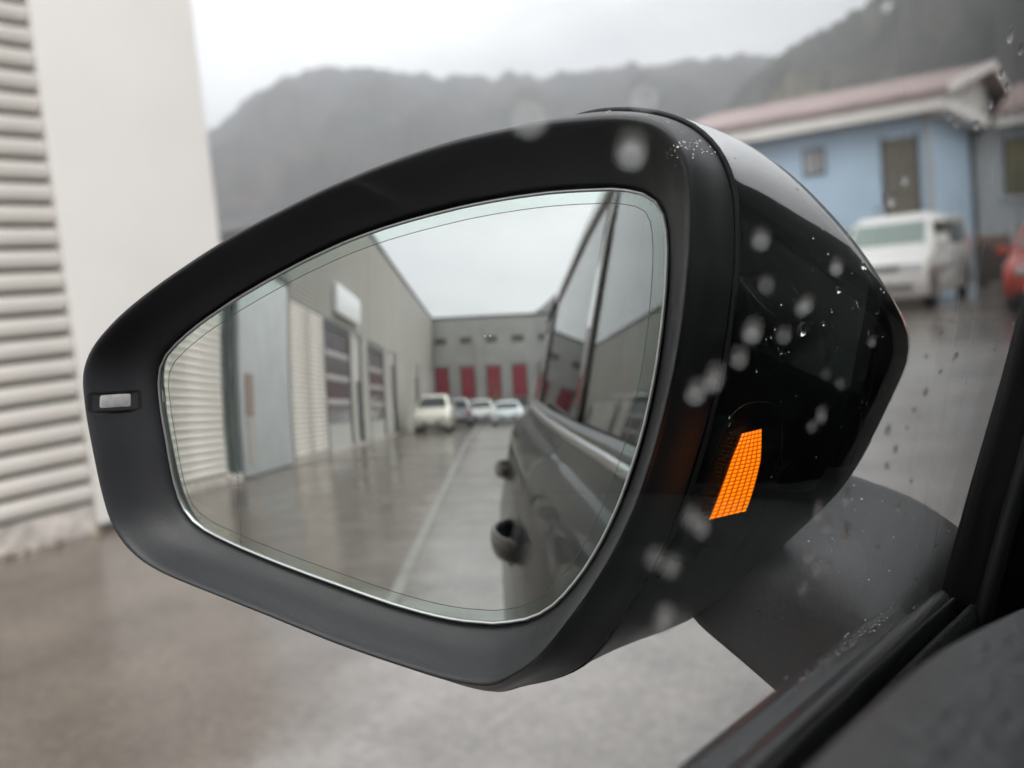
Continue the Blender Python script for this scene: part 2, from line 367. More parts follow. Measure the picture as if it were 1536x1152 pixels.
def slat_mesh(length):
    v, f = [], []; n = len(PROF)
    for y in (0, length):
        for z, x in PROF: v.append((x, y, z))
    for i in range(n-1): f.append((i, i+1, n+i+1, n+i))
    f.append(tuple(range(n))); f.append(tuple(range(2*n-1, n-1, -1)))
    me = bpy.data.meshes.new('slat'); me.from_pydata(v, [], f)
    bm = bmesh.new(); bm.from_mesh(me); bmesh.ops.recalc_face_normals(bm, faces=bm.faces); bm.to_mesh(me); bm.free()
    for p in me.polygons: p.use_smooth = len(p.vertices) == 4
    me.materials.append(M['siding']); return me
def slats(y0, y1, z0, z1, parent, m=None):
    me = slat_mesh(y1-y0)
    if m: me.materials[0] = m
    k = 0
    while z0+(k+1)*PITCH <= z1+.001:
        s = bpy.data.objects.new('slat', me); col.objects.link(s); s.parent = parent
        s.matrix_parent_inverse = Matrix.Translation(-parent.location); s.location = (HX, y0, z0+k*PITCH); k += 1
slats(-9.78, -7.9, .17, 7.85, hall); slats(-7.88, 3.21, .17, 7.85, hall)
slats(-15.2, -13.62, .11, 3.72, hall); slats(-16.95, -15.24, .11, 3.72, hall)
M['siding_far'] = mat('greyer metal siding', (.60, .58, .54), .42, var=.06, vscale=1.0)
slats(-49.0, -13.62, 3.73, 7.85, hall, M['siding_far'])
def slat_stuff(y0, y1, z0, z1, parent):
    v, f = [], []; k = 0
    while z0+(k+1)*PITCH <= z1+.001:
        b = len(v); n = len(PROF)
        for y in (y0, y1):
            for z, x in PROF: v.append((HX+x, y, z0+k*PITCH+z))
        for i in range(n-1): f.append((b+i, b+i+1, b+n+i+1, b+n+i))
        k += 1
    o = mesh('siding', v, f, M['siding_far'], parent, True); o['kind'] = 'stuff'
for a, b in ((-21.0, -20.2), (-23.2, -22.0), (-28.6, -26.55), (-37.2, -29.9), (-49.0, -38.6)): slat_stuff(a, b, .11, 3.72, hall)
for y in (-24.6, -31.0, -40.0, -15.22): box('joint_strip', HX+.02, HX+.042, y-.03, y+.03, .1 if y > -16 else 3.74, 3.72 if y > -16 else 7.85, M['hall_grey'], hall)
def sectional_door(y0, y1, h):
    d = box('garage_door', HX-.055, HX-.02, y0, y1, .02, h, M['door_light'], hall)
    box('lintel', HX-.056, HX+.05, y0-.06, y1+.06, h+.002, h+.22, M['dark_trim'], d)
    for y in (y0, y1): box('jamb', HX-.054, HX+.04, y-.07 if y == y0 else y+.001, y-.001 if y == y0 else y+.07, .02, h, M['dark_trim'], d)
    nrow = 5; ph = (h-.02)/nrow
    for k in range(1, nrow):
        ncol = 1; cw = (y1-y0-.1)/ncol
        for c in range(ncol):
            box('pane', HX-.022, HX-.008, y0+.05+c*cw+.05, y0+.05+(c+1)*cw-.05, .02+k*ph+.10, .02+(k+1)*ph-.06, M['door_win'], d)
    for k in range(1, nrow): box('panel_rib', HX-.022, HX-.004, y0+.004, y1-.004, .02+k*ph-.015, .02+k*ph+.015, M['hall_grey'], d)
sectional_door(-20.1, -17.02, 3.5); sectional_door(-26.4, -23.3, 3.35)
def side_door(y0, y1, h, z0=.02):
    d = box('door', HX-.05, HX-.012, y0, y1, z0, h, M['dark_trim'], hall); box('handle', HX-.011, HX+.03, y0+.08, y0+.2, z0+.95, z0+.99, M['rim'], d)
side_door(-21.95, -21.05, 2.15); side_door(-29.8, -28.65, 3.2); side_door(-38.5, -37.3, 3.0, 1.3)
sg = box('sign_board', HX+.045, HX+.22, -21.2, -17.9, 4.0, 4.85, M['sign'], hall, .02)
# entrance recess and blue grey porch block
box('entrance_glass', HX-.05, HX-.03, -10.48, -9.80, .12, 3.05, M['shop_glass'], hall)
box('entrance_lintel', HX-.055, HX+.02, -10.5, -9.79, 3.06, 3.4, M['dark_trim'], hall)
box('entrance_frame', HX-.03, HX+.0, -10.18, -10.12, .12, 3.05, M['dark_trim'], hall)
box('entrance_step', HX-.05, HX+.05, -10.49, -9.8, 0, .11, M['plinth'], hall)
pb = box('porch_block', HX-.05, HX+.10, -13.45, -10.5, .02, 3.95, M['porch'], hall, .015)
box('porch_cap', HX-.05, HX+.13, -13.56, -10.48, 3.953, 4.10, M['dark_trim'], pb)
box('porch_shadow_strip', HX-.05, HX+.09, -13.56, -13.453, .02, 3.951, M['dark_trim'], pb)  # dark strip drawn for the shadow line at the block's far end
box('notice_panel', HX+.102, HX+.125, -11.12, -10.72, 1.12, 1.88, M['brown'], pb)
box('notice_panel', HX+.102, HX+.12, -11.10, -10.74, .22, 1.06, M['pale_brown'], pb)
# leaf litter along the foot of the wall
v, f = [], []
for i in range(900):
    y = random.uniform(-9.5, 3.2); x = HX+.02+abs(random.gauss(0, .05)); z = .006+random.random()*.02; s = random.uniform(.008, .03); a = random.uniform(0, 6.28)
    b = len(v)
    for k in range(4): v.append((x+s*math.cos(a+k*1.57)*(1 if k % 2 else .6), y+s*math.sin(a+k*1.57)*(1 if k % 2 else .6), z+random.uniform(0, .015)))
    f.append((b, b+1, b+2, b+3))
o = mesh('leaf_litter', v, f, M['litter']); o['kind'] = 'stuff'; o['label'] = 'brown leaf litter along the foot of the siding'; o['category'] = 'leaves'

# ------------------------------------------------------------------ warehouse closing the yard (seen in the mirror)
WY = -49.27
wh = thing('warehouse', 'grey concrete warehouse with a row of crimson shutters closing the yard', 'building', (4, WY-4, 0))
box('wall', HX-12, 24, WY-12, WY-.05, 0, 7.9, M['concrete'], wh)
box('parapet', HX-12, 24, WY-12, WY+.06, 7.902, 8.05, M['dark_trim'], wh)
x = HX+.08; k = 0
while x < 14:
    box('wall_panel', x+.012, x+2.03, WY-.05, WY, .02, 7.88, M['concrete'], wh)
    cx = x+.55
    s = box('shutter', cx-.52, cx+.52, WY+.002, WY+.06, 1.72, 4.1, M['red_panel'], wh)
    for q in range(1, 6): box('shutter_rib', cx-.52, cx+.52, WY+.062, WY+.075, 1.72+q*.4-.012, 1.72+q*.4+.012, M['red_panel'], s)
    for fx in (cx-.60, cx+.522): box('shutter_frame', fx, fx+.078, WY+.002, WY+.07, 1.66, 4.16, M['vent'], s)
    box('shutter_head', cx-.60, cx+.60, WY+.002, WY+.08, 4.162, 4.26, M['vent'], s)
    box('dock_bumper', cx-.48, cx+.48, WY+.002, WY+.12, .9, 1.66, M['vent'], wh)
    ven = box('vent', cx-.46, cx+.46, WY+.002, WY+.05, 5.95, 6.42, M['vent'], wh)
    if k % 3 == 1: box('downpipe', x+1.45, x+1.55, WY+.002, WY+.1, .02, 7.88, M['hall_grey'], wh)
    x += 2.05; k += 1

# ------------------------------------------------------------------ blue building, grey building, far low building
BY = 32.6; BX = -6.6
bb = thing('blue_building', 'pale blue low building with faded red roof and white gable behind the van', 'building', (BX-10, BY+7, 0))
box('wall', -15.7, BX, BY, 47.6, 0, 5.2, M['blue_wall'], bb)
box('corner_trim', BX-.12, BX+.03, BY-.03, BY+.14, 0, 5.18, M['grey_wall'], bb)
box('fascia', -16.1, BX+.6, BY-.65, BY+15.6, 5.21, 5.62, M['fascia'], bb)
rf = poly_prism('roof', [(BY-.75, 5.625), (BY-.75, 5.78), (40.1, 7.55), (48.4, 5.78), (48.4, 5.625), (40.1, 7.36)], 0, -16.3, BX+.75, M['roof'], bb)
poly_prism('gable', [(BY+.1, 5.63), (40.1, 7.28), (47.6, 5.63)], 0, BX+.0, BX+.2, M['gable'], bb)
bw = poly_prism('barge_board', [(BY-.8, 5.60), (BY-.8, 5.85), (40.1, 7.62), (48.5, 5.85), (48.5, 5.60), (40.1, 7.33)], 0, BX+.752, BX+.82, M['fascia'], bb)
dr = box('door', -7.92, -6.98, BY-.05, BY+.02, 1.9, 4.62, M['door_brown'], bb)
box('door_frame', -8.0, -7.922, BY-.07, BY+.02, 1.9, 4.7, M['dark_trim'], dr); box('door_frame', -6.978, -6.90, BY-.07, BY+.02, 1.9, 4.7, M['dark_trim'], dr)
box('door', -7.9, -7.0, BY-.045, BY+.02, 0, 1.88, M['door_brown'], bb)
wn = box('window', -10.45, -9.72, BY-.04, BY+.02, 3.85, 4.72, M['dark_trim'], bb)
box('pane', -10.38, -9.79, BY-.055, BY-.041, 3.92, 4.65, M['curtain'], wn); box('mullion', -10.02, -9.97, BY-.075, BY-.056, 3.92, 4.65, M['dark_trim'], wn)
for xx in (-13.6,):
    wn = box('window', xx, xx+.75, BY-.04, BY+.02, 3.85, 4.72, M['dark_trim'], bb); box('pane', xx+.07, xx+.68, BY-.055, BY-.041, 3.92, 4.65, M['curtain'], wn)
box('downpipe', BX+.02, BX+.14, 39.1, 39.24, 0, 5.2, M['dark_trim'], bb)
gb = thing('grey_building', 'pale grey building with dark window joined to the blue one', 'building', (-2, 44, 0))
box('wall', BX+.01, 9, 39.5, 47.5, 0, 5.15, M['grey_wall'], gb)
box('fascia', BX+.9, 9.4, 39.0, 47.9, 5.16, 5.55, M['fascia'], gb)
poly_prism('roof', [(38.9, 5.56), (38.9, 5.7), (43.5, 7.1), (48.1, 5.7), (48.1, 5.56)], 0, BX+.95, 9.6, M['roof'], gb)
for xx in (-5.55, -2.6, .4, 3.4):
    wn = box('window', xx, xx+1.3, 39.44, 39.52, 2.75, 4.72, M['dark_trim'], gb)
    box('pane', xx+.08, xx+1.22, 39.42, 39.438, 2.83, 4.64, M['pane_dark'], wn); box('sill', xx-.06, xx+1.36, 39.36, 39.5, 2.66, 2.745, M['fascia'], wn)
lb = thing('low_building', 'low grey flat roofed building far off beside the white end panel', 'building', (-50, 50, 0))
box('wall', -66, -34, 40.5, 62, 0, 6.0, M['low_wall'], lb); box('roof', -67, -33, 39.9, 63, 6.01, 6.8, M['low_roof'], lb)

# timber stack and bin behind the van
tb = thing('waste_bin', 'dark bin with brown timber on top standing behind the white van', 'bin', (-4.75, 31.2, 0))
poly_prism('body', [(-5.15, .08), (-5.22, 1.15), (-4.32, 1.15), (-4.4, .08)], 1, 30.7, 31.7, M['bin'], tb, .03)
for i in range(4): box('timber', -5.2+random.uniform(-.05, .05), -4.35+random.uniform(-.05, .05), 30.72+i*.25, 30.93+i*.25, 1.16, 1.32+.07*random.random(), M['wood'], tb, .01)
for xx in (-5.1, -4.55):
    box('foot', xx, xx+.12, 30.85, 31.5, 0, .079, M['tyre'], tb)

# ------------------------------------------------------------------ parked vehicles (built in local axes: nose at -Y, wheels on z=0)
def wheel(root, x, y, r, w_, side):
    v, f = [], []; n = 20
    prof = [(0, .62), (.0, .93), (.12, 1.0), (.88, 1.0), (1., .93), (1., .62)]
    for a, q in prof:
        for i in range(n): t = 2*math.pi*i/n; v.append((x+side*(a*w_), y+q*r*math.cos(t), r+q*r*math.sin(t)))
    for k in range(len(prof)-1):
        for i in range(n): f.append((k*n+i, k*n+(i+1) % n, (k+1)*n+(i+1) % n, (k+1)*n+i))
    wo_ = mesh('wheel', v, f, M['tyre'], root, True)
    v, f = [], []
    for i in range(10):   # rim of ten spokes
        t = 2*math.pi*i/10; b = len(v); ca, sa = math.cos(t), math.sin(t); px_, pz_ = -sa, ca
        for rr_, hw in ((.08, .07), (.63, .05)):
            for s_ in (-1, 1):
                for xx in (.86, .97): v.append((x+side*xx*w_, y+r*(rr_*ca+s_*hw*px_), r+r*(rr_*sa+s_*hw*pz_)))
        f += [(b, b+1, b+5, b+4), (b+2, b+6, b+7, b+3), (b+1, b+3, b+7, b+5), (b, b+4, b+6, b+2)]
    b = len(v)
    for i in range(20): t = 2*math.pi*i/20; v.append((x+side*.6*w_, y+.64*r*math.cos(t), r+.64*r*math.sin(t)))
    f.append(tuple(range(b, b+20)))
    mesh('rim', v, f, M['rim'], wo_)
    return wo_
def body_loft(name, prof, hw, m, root, tumble=None, arches=(), ar=.36, edge=.06):
    """prof: closed side outline (y,z); lofted across x with rounded shoulders; tumble(z)->half width factor"""
    tumble = tumble or (lambda z: 1)
    cx = sum(p[0] for p in prof)/len(prof); cz = sum(p[1] for p in prof)/len(prof)
    xs = [(-1, edge), (-.985, edge*.45), (-.93, 0), (-.5, -.01), (0, -.02), (.5, -.01), (.93, 0), (.985, edge*.45), (1, edge)]
    loops = []
    for fx, ins in xs:
        lp = []
        for y, z in prof:
            d = Vector((cx-y, cz-z)); dl = max(d.length, 1e-3); d = d/dl
            lp.append((fx*hw*tumble(z), y+d.x*ins, z+d.y*ins))
        loops.append(lp)
    return loft(name, loops, m, root, True, True, True)
def arch_prof(top, y0, y1, zb, wheels, r):
    """bottom line with wheel arches from y1 back to y0"""
    pts = []
    y = y1; steps = 60
    for i in range(steps+1):
        y = y1+(y0-y1)*i/steps; z = zb
        for wy in wheels:
            if abs(y-wy) < r: z = max(z, math.sqrt(r*r-(y-wy)**2)+.30-.02)
        pts.append((y, z))
    return top+pts
def make_car(name, label, paint, loc, rotz, L=4.2, W=1.78, H=1.5, hood=1.05, kind='hatch', group=None, glass='car_glass'):
    root = thing(name, label, 'car', (0, 0, 0), group, True)
    hl = L/2; hw = W/2; wf, wr = -hl+.85, hl-.8; belt = H*.60
    if kind == 'suv': belt = H*.60
    top = [(-hl, .35), (-hl-.02, .55), (-hl+.06, .72), (-hl+.25, belt-.12), (-hl+hood, belt+.02), (-hl+hood+.5, belt+.03), (hl-.25, belt+.05), (hl-.03, belt-.05), (hl, .55), (hl-.04, .33)]
    prof = arch_prof(top, -hl+.05, hl-.1, .22, (wf, wr), .37)
    bd = body_loft('body', prof, hw, M[paint], root, lambda z: 1-.03*max(0, (z-.5)))
    # cabin
    zr = H
    fs, rs = -hl+hood, hl-(.12 if kind in ('suv', 'hatch') else .7)
    lv = [(belt+.0, fs-.02, rs+.02, hw*.95), (belt+.12, fs+.15, rs-.03, hw*.92), (zr-.10, fs+.72, rs-.28, hw*.76), (zr-.02, fs+.90, rs-.42, hw*.66), (zr, fs+1.2, rs-.7, hw*.45)]
    loops = []
    for z, a, b, h_ in lv: loops.append([(-h_, a+.06, z), (-h_*.8, a, z), (h_*.8, a, z), (h_, a+.06, z), (h_, b-.06, z), (h_*.8, b, z), (-h_*.8, b, z), (-h_, b-.06, z)])
    cb = loft('cabin', loops, M[paint], root, True, False, True, 0, True)
    def quad(nm, a, b, c, d, m, par):
        A, B, C_, D = map(Vector, (a, b, c, d)); nrm = (B-A).cross(D-A).normalized()*.012
        cen = (A+B+C_+D)/4 
        if nrm.dot(cen-Vector((0, (fs+rs)/2, belt))) < 0: nrm = -nrm
        vv = [p+nrm for p in (A, B, C_, D)]+[p-nrm for p in (A, B, C_, D)]
        return mesh(nm, vv, [(0, 1, 2, 3), (7, 6, 5, 4), (0, 4, 5, 1), (1, 5, 6, 2), (2, 6, 7, 3), (3, 7, 4, 0)], m, par)
    def lev(i, t):
        a, b = lv[i], lv[i+1]; return tuple(a[k]+(b[k]-a[k])*t for k in range(4))
    lo, hi = lev(0, .8), lev(1, .93)
    quad('windscreen', (-lo[3]*.86, lo[1], lo[0]), (lo[3]*.86, lo[1], lo[0]), (hi[3]*.84, hi[1], hi[0]), (-hi[3]*.84, hi[1], hi[0]), M['green_glass' if glass == 'green' else 'car_glass'], root)
    quad('rear_window', (-lo[3]*.84, lo[2], lo[0]), (lo[3]*.84, lo[2], lo[0]), (hi[3]*.82, hi[2], hi[0]), (-hi[3]*.82, hi[2], hi[0]), M['car_glass'], root)
    mid = (fs+rs)/2
    for s_ in (-1, 1):
        for (t0, t1) in ((.06, .47), (.52, .93)):
            ya = lambda l, t: l[1]+.06+(l[2]-l[1]-.12)*t
            quad('side_window', (s_*lo[3], ya(lo, t0), lo[0]), (s_*lo[3], ya(lo, t1), lo[0]), (s_*hi[3], ya(hi, t1), hi[0]), (s_*hi[3], ya(hi, t0), hi[0]), M['car_glass'], root)
        for wy in (wf, wr): wheel(root, s_*(hw-.21), wy, .32, .2, s_)
        box('headlight', s_*hw*.62-.16, s_*hw*.62+.16, -hl-.03, -hl+.25, .60, .74, M['lamp'], root, .04)
        box('tail_lamp', s_*hw*.86-.10, s_*hw*.86+.10, hl-.18, hl+.012, belt-.34, belt-.02, M['tail'], root, .03)
        mo = box('wing_mirror', s_*(hw+.10)-.1, s_*(hw+.10)+.1, fs+.42, fs+.52, belt+.03, belt+.17, M[paint], root, .04)
    box('grille', -.42, .42, -hl-.035, -hl+.1, .38, .55, M['black'], root, .02)
    box('bumper', -hw*.8, hw*.8, -hl-.04, -hl+.2, .22, .34, M['black'], root, .03)
    box('rear_bumper', -hw*.84, hw*.84, hl-.25, hl+.03, .24, .44, M['black'], root, .04)
    box('number_plate', -.26, .26, hl+.0, hl+.02, .56, .68, M['plate'], root); box('number_plate', -.26, .26, -hl-.052, -hl-.036, .41, .52, M['plate'], root)
    root.location = loc; root.rotation_euler = (0, 0, rotz); return root

def make_van():
    root = thing('parked_van', 'white passenger van parked in front of the blue building', 'van', (0, 0, 0), None, True)
    L, hw, H = 5.9, .95, 1.97; hl = L/2; wf, wr = -hl+.92, hl-1.05
    top = [(-hl+.02, .30), (-hl-.03, .50), (-hl-.01, .80), (-hl+.10, .98), (-hl+.55, 1.10), (-hl+.95, 1.17), (hl-.05, 1.2), (hl, .9), (hl-.02, .35)]
    prof = arch_prof(top, -hl+.05, hl-.1, .24, (wf, wr), .39)
    body_loft('body', prof, hw, M['white_paint'], root)
    lv = [(1.14, -hl+.86, hl-.02, .94), (1.25, -hl+1.0, hl-.03, .93), (1.80, -hl+1.62, hl-.12, .82), (1.92, -hl+1.82, hl-.2, .74), (1.97, -hl+2.2, hl-.5, .5)]
    loops = []
    for z, a, b, h_ in lv: loops.append([(-h_, a+.12, z), (-h_*.8, a, z), (h_*.8, a, z), (h_, a+.12, z), (h_, b-.08, z), (h_*.85, b, z), (-h_*.85, b, z), (-h_, b-.08, z)])
    loft('cabin', loops, M['white_paint'], root, True, False, True)
    def sl(nm, pts, m):
        A, B, D = Vector(pts[0]), Vector(pts[1]), Vector(pts[3]); n_ = (B-A).cross(D-A).normalized()*.014
        vv = [Vector(p)+n_ for p in pts]+[Vector(p)-n_ for p in pts]
        return mesh(nm, vv, [(0, 1, 2, 3), (7, 6, 5, 4), (0, 4, 5, 1), (1, 5, 6, 2), (2, 6, 7, 3), (3, 7, 4, 0)], m, root)
    sl('windscreen', [(-.77, -hl+.97, 1.20), (.77, -hl+.97, 1.20), (.70, -hl+1.57, 1.76), (-.70, -hl+1.57, 1.76)], M['green_glass'])
    sl('rear_window', [(-.7, hl-.02, 1.28), (.7, hl-.02, 1.28), (.66, hl-.1, 1.75), (-.66, hl-.1, 1.75)], M['car_glass'])
    for s_ in (-1, 1):
        for y0, y1 in ((1.24, 1.68), (1.84, 3.25), (3.4, 5.1)):
            t = .35 if y0 < 1.3 else 0
            sl('side_window', [(s_*.938, -hl+y0, 1.27), (s_*.938, -hl+y1+t*.3, 1.27), (s_*.850, -hl+y1+t*.3-.06, 1.74), (s_*.850, -hl+y0+t, 1.74)], M['car_glass'])
        for wy in (wf, wr): wheel(root, s_*(hw-.23), wy, .335, .22, s_)
        box('headlight', s_*.68-.22, s_*.68+.22, -hl-.035, -hl+.35, .74, .95, M['lamp'], root, .05)
        wm = box('wing_mirror', s_*1.08-.12, s_*1.08+.12, -hl+1.05, -hl+1.18, 1.17, 1.44, M['white_paint'], root, .05)
        box('tail_lamp', s_*.88-.06, s_*.88+.06, hl-.1, hl+.01, .85, 1.35, M['tail'], root, .02)
    box('grille', -.45, .45, -hl-.045, -hl+.1, .78, .90, M['dark_trim'], root, .02)
    box('bumper_intake', -.7, .7, -hl-.05, -hl+.1, .42, .52, M['dark_trim'], root, .02)
    box('number_plate', -.26, .26, -hl-.066, -hl-.051, .56, .67, M['plate'], root)
    return root
van = make_van(); van.location = (-5.40, 23.65, 0); van.rotation_euler = (0, 0, R(1.5))
make_car('parked_car', 'orange red car cut off by the window post beside the van', 'red_paint', (-1.92, 20.2, 0), R(4), 4.1, 1.75, 1.52, group='cars standing in the yard', glass='green')
make_car('parked_car', 'cream white estate car parked against the hall, seen from behind in the mirror', 'cream_paint', (-3.45, -31.0, 0), R(180), 4.2, 1.8, 1.78, kind='suv', group='cars standing in the yard')
make_car('parked_car', 'grey car half hidden beyond the cream estate car in the mirror', 'grey_paint', (-2.7, -37.8, 0), R(0), 4.2, 1.75, 1.62, group='cars standing in the yard')
make_car('parked_car', 'white car standing in front of the crimson shutters in the mirror', 'white_paint', (-1.35, -40.5, 0), R(180), 4.2, 1.78, 1.55, group='cars standing in the yard')
make_car('parked_car', 'low pale blue white car nearest the own car side in the mirror', 'blue_white_paint', (.25, -35.6, 0), R(180), 4.0, 1.72, 1.35, group='cars standing in the yard')
# dry bush before the third shutter
v, f = [], []
for i in range(260):
    c = Vector((random.gauss(-.35, .28), random.gauss(-45.5, .3), abs(random.gauss(1.6, .75)))); s = .07
    a = Vector((random.uniform(-1, 1), random.uniform(-1, 1), random.uniform(-1, 1))).normalized()*s; b_ = Vector((random.uniform(-1, 1), random.uniform(-1, 1), random.uniform(-1, 1))).normalized()*s*.6
    k = len(v); v += [c+a, c+b_, c-a, c-b_]; f.append((k, k+1, k+2, k+3))
bs = thing('autumn_shrub', 'thin autumn brown shrub in front of the warehouse shutters', 'shrub', (-.35, -45.5, 0))
mesh('foliage', v, f, M['twig'], bs)
for i in range(5):
    a = i*1.26; lo = [(-.35+.03*math.cos(t), -45.5+.03*math.sin(t), 0) for t in (0, 2.1, 4.2)]; hi = [(-.35+.3*math.cos(a)+.008*math.cos(t), -45.5+.3*math.sin(a)+.008*math.sin(t), 2.1) for t in (0, 2.1, 4.2)]
    loft('stem', [lo, hi], M['wood'], bs)

# ------------------------------------------------------------------ the car one sits in
car = thing('car', 'black car around the viewer with its big black door mirror outside the wet window', 'car', (.725, 0, 0))
XC = .725
# mirror frame: origin at the glass centre, n towards the driver
MC = Vector((-.23442721, .28473274, 1.10714973)); Mn = Vector((.28592082, -.95644788, .05879411)); Mu = Vector((.95810527, .28641628, 0)); Mv = Vector((-.01683959, .05633095, .99827013))
def L3(u, v_, e): return MC+Mu*(u*.001)+Mv*(v_*.001)+Mn*(e*.001)
RIM = [(-146.0,23.5),(-143.3,30.3),(-138.6,36.3),(-132.5,41.3),(-126.1,46.0),(-119.3,50.1),(-112.3,53.9),(-105.3,57.5),(-98.3,60.8),(-91.2,64.0),(-84.2,67.1),(-77.2,70.0),(-70.2,72.7),(-63.1,75.2),(-56.1,77.5),(-49.1,79.7),(-42.2,81.9),(-35.4,84.0),(-28.6,86.0),(-21.8,87.7),(-15.1,89.4),(-8.4,90.9),(-1.7,92.3),(4.9,93.6),(11.4,94.8),(18.0,95.7),(24.5,96.5),(30.9,97.0),(37.3,97.4),(43.7,97.8),(50.0,98.0),(56.2,98.0),(62.4,97.9),(68.5,97.5),(74.5,97.3),(81.4,96.3),(88.0,94.7),(94.2,91.6),(98.6,86.4),(101.1,80.2),(102.1,73.6),(102.2,66.9),(101.8,60.3),(101.2,53.8),(100.3,47.2),(99.3,40.6),(98.1,34.0),(96.9,27.5),(95.4,20.9),(93.8,14.4),(92.0,7.8),(90.0,1.3),(87.9,-5.2),(85.7,-11.7),(83.3,-18.2),(80.7,-24.7),(77.9,-31.2),(74.8,-37.5),(71.3,-43.8),(67.6,-50.0),(63.6,-56.1),(59.2,-62.1),(54.6,-68.0),(49.8,-73.8),(44.9,-79.6),(39.8,-85.4),(33.9,-90.6),(27.1,-94.7),(20.0,-98.4),(13.3,-98.0),(6.5,-97.3),(-0.1,-95.8),(-6.7,-94.0),(-13.3,-92.1),(-20.0,-90.2),(-26.8,-88.2),(-33.6,-86.1),(-40.4,-84.0),(-47.2,-81.6),(-54.1,-79.1),(-60.9,-76.6),(-67.9,-74.0),(-75.0,-71.5),(-82.2,-69.0),(-89.4,-66.4),(-96.8,-63.8),(-104.2,-61.2),(-111.7,-58.5),(-119.0,-55.4),(-125.8,-51.5),(-131.6,-46.5),(-136.2,-40.6),(-139.2,-34.0),(-140.9,-26.9),(-142.3,-19.8),(-143.3,-12.6),(-144.2,-5.4),(-145.1,1.8),(-145.8,9.0),(-146.0,16.2)]
LIP = [(-123.9,18.5),(-122.4,24.7),(-118.6,30.0),(-113.1,34.2),(-107.2,37.8),(-101.1,41.1),(-94.9,44.1),(-88.6,46.9),(-82.4,49.6),(-76.1,52.1),(-69.9,54.5),(-63.6,56.8),(-57.4,59.0),(-51.2,61.1),(-45.1,63.0),(-38.9,64.9),(-32.8,66.6),(-26.7,68.1),(-20.6,69.4),(-14.5,70.6),(-8.4,71.6),(-2.4,72.5),(3.6,73.3),(9.6,74.0),(15.5,74.7),(21.3,75.2),(27.1,75.6),(32.9,75.9),(38.6,76.1),(44.3,76.2),(49.9,76.2),(55.4,76.0),(61.0,75.7),(66.4,75.3),(71.8,74.9),(77.4,73.8),(82.8,72.0),(87.2,68.6),(89.5,63.6),(90.2,58.1),(90.2,52.6),(89.8,47.2),(89.2,41.7),(88.5,36.3),(87.6,30.8),(86.7,25.4),(85.6,20.0),(84.5,14.5),(83.2,9.1),(81.8,3.7),(80.3,-1.7),(78.7,-7.1),(76.9,-12.5),(74.9,-17.9),(72.8,-23.2),(70.6,-28.5),(68.2,-33.8),(65.6,-39.0),(62.8,-44.2),(59.8,-49.3),(56.5,-54.3),(53.0,-59.2),(49.0,-63.9),(44.8,-68.4),(40.2,-72.5),(34.8,-75.8),(28.9,-78.0),(22.7,-79.0),(16.4,-79.6),(10.6,-79.2),(4.8,-78.8),(-0.9,-78.0),(-6.7,-76.9),(-12.4,-75.6),(-18.1,-74.1),(-23.8,-72.6),(-29.6,-70.8),(-35.3,-69.0),(-41.1,-67.1),(-46.9,-65.2),(-52.8,-63.3),(-58.8,-61.4),(-64.7,-59.4),(-70.8,-57.4),(-76.8,-55.3),(-82.9,-53.1),(-89.0,-50.9),(-95.1,-48.5),(-101.1,-46.0),(-107.1,-43.2),(-112.5,-39.6),(-116.5,-34.9),(-118.9,-29.3),(-120.3,-23.5),(-121.2,-17.5),(-121.9,-11.5),(-122.4,-5.5),(-123.1,0.5),(-123.7,6.5),(-123.9,12.5)]
SEAM = [(-143.1,22.9),(-140.7,28.8),(-136.4,34.2),(-130.7,39.0),(-124.4,43.5),(-117.8,47.5),(-110.9,51.2),(-104.0,54.8),(-97.0,58.1),(-90.0,61.3),(-83.0,64.3),(-76.1,67.2),(-69.1,69.9),(-62.1,72.3),(-55.2,74.7),(-48.2,76.9),(-41.4,79.1),(-34.5,81.1),(-27.8,83.1),(-21.1,84.8),(-14.4,86.5),(-7.7,88.0),(-1.1,89.4),(5.4,90.7),(11.8,92.0),(17.9,93.6),(23.8,95.2),(29.6,96.9),(35.2,98.6),(40.8,100.2),(46.3,101.7),(51.8,102.9),(57.4,103.6),(63.1,103.9),(68.9,103.8),(77.1,102.7),(85.1,101.0),(92.8,98.2),(99.8,94.1),(105.5,88.3),(109.4,81.3),(111.7,73.7),(112.5,65.9),(112.3,58.1),(111.7,50.3),(110.8,42.5),(109.6,34.7),(108.1,26.9),(106.5,19.2),(104.7,11.4),(102.6,3.7),(100.2,-4.0),(97.7,-11.7),(94.9,-19.4),(92.0,-27.1),(88.9,-34.7),(85.5,-42.3),(81.8,-49.9),(77.6,-57.3),(73.0,-64.5),(68.2,-71.7),(63.0,-78.8),(57.6,-85.9),(52.0,-92.9),(45.4,-99.1),(37.2,-103.0),(28.3,-105.5),(19.2,-107.1),(13.0,-110.1),(7.6,-108.7),(1.7,-106.6),(-4.0,-103.4),(-9.6,-99.7),(-15.3,-95.7),(-21.1,-91.8),(-27.1,-88.1),(-33.2,-84.6),(-39.6,-81.5),(-46.2,-78.8),(-53.0,-76.3),(-59.9,-73.8),(-66.9,-71.2),(-74.0,-68.7),(-81.2,-66.1),(-88.5,-63.6),(-95.8,-61.0),(-103.2,-58.3),(-110.6,-55.7),(-117.7,-52.7),(-124.1,-49.0),(-129.5,-44.4),(-133.6,-39.1),(-136.3,-33.0),(-138.0,-26.3),(-139.3,-19.3),(-140.3,-12.2),(-141.3,-5.1),(-142.1,2.1),(-142.8,9.2),(-143.0,16.3)]
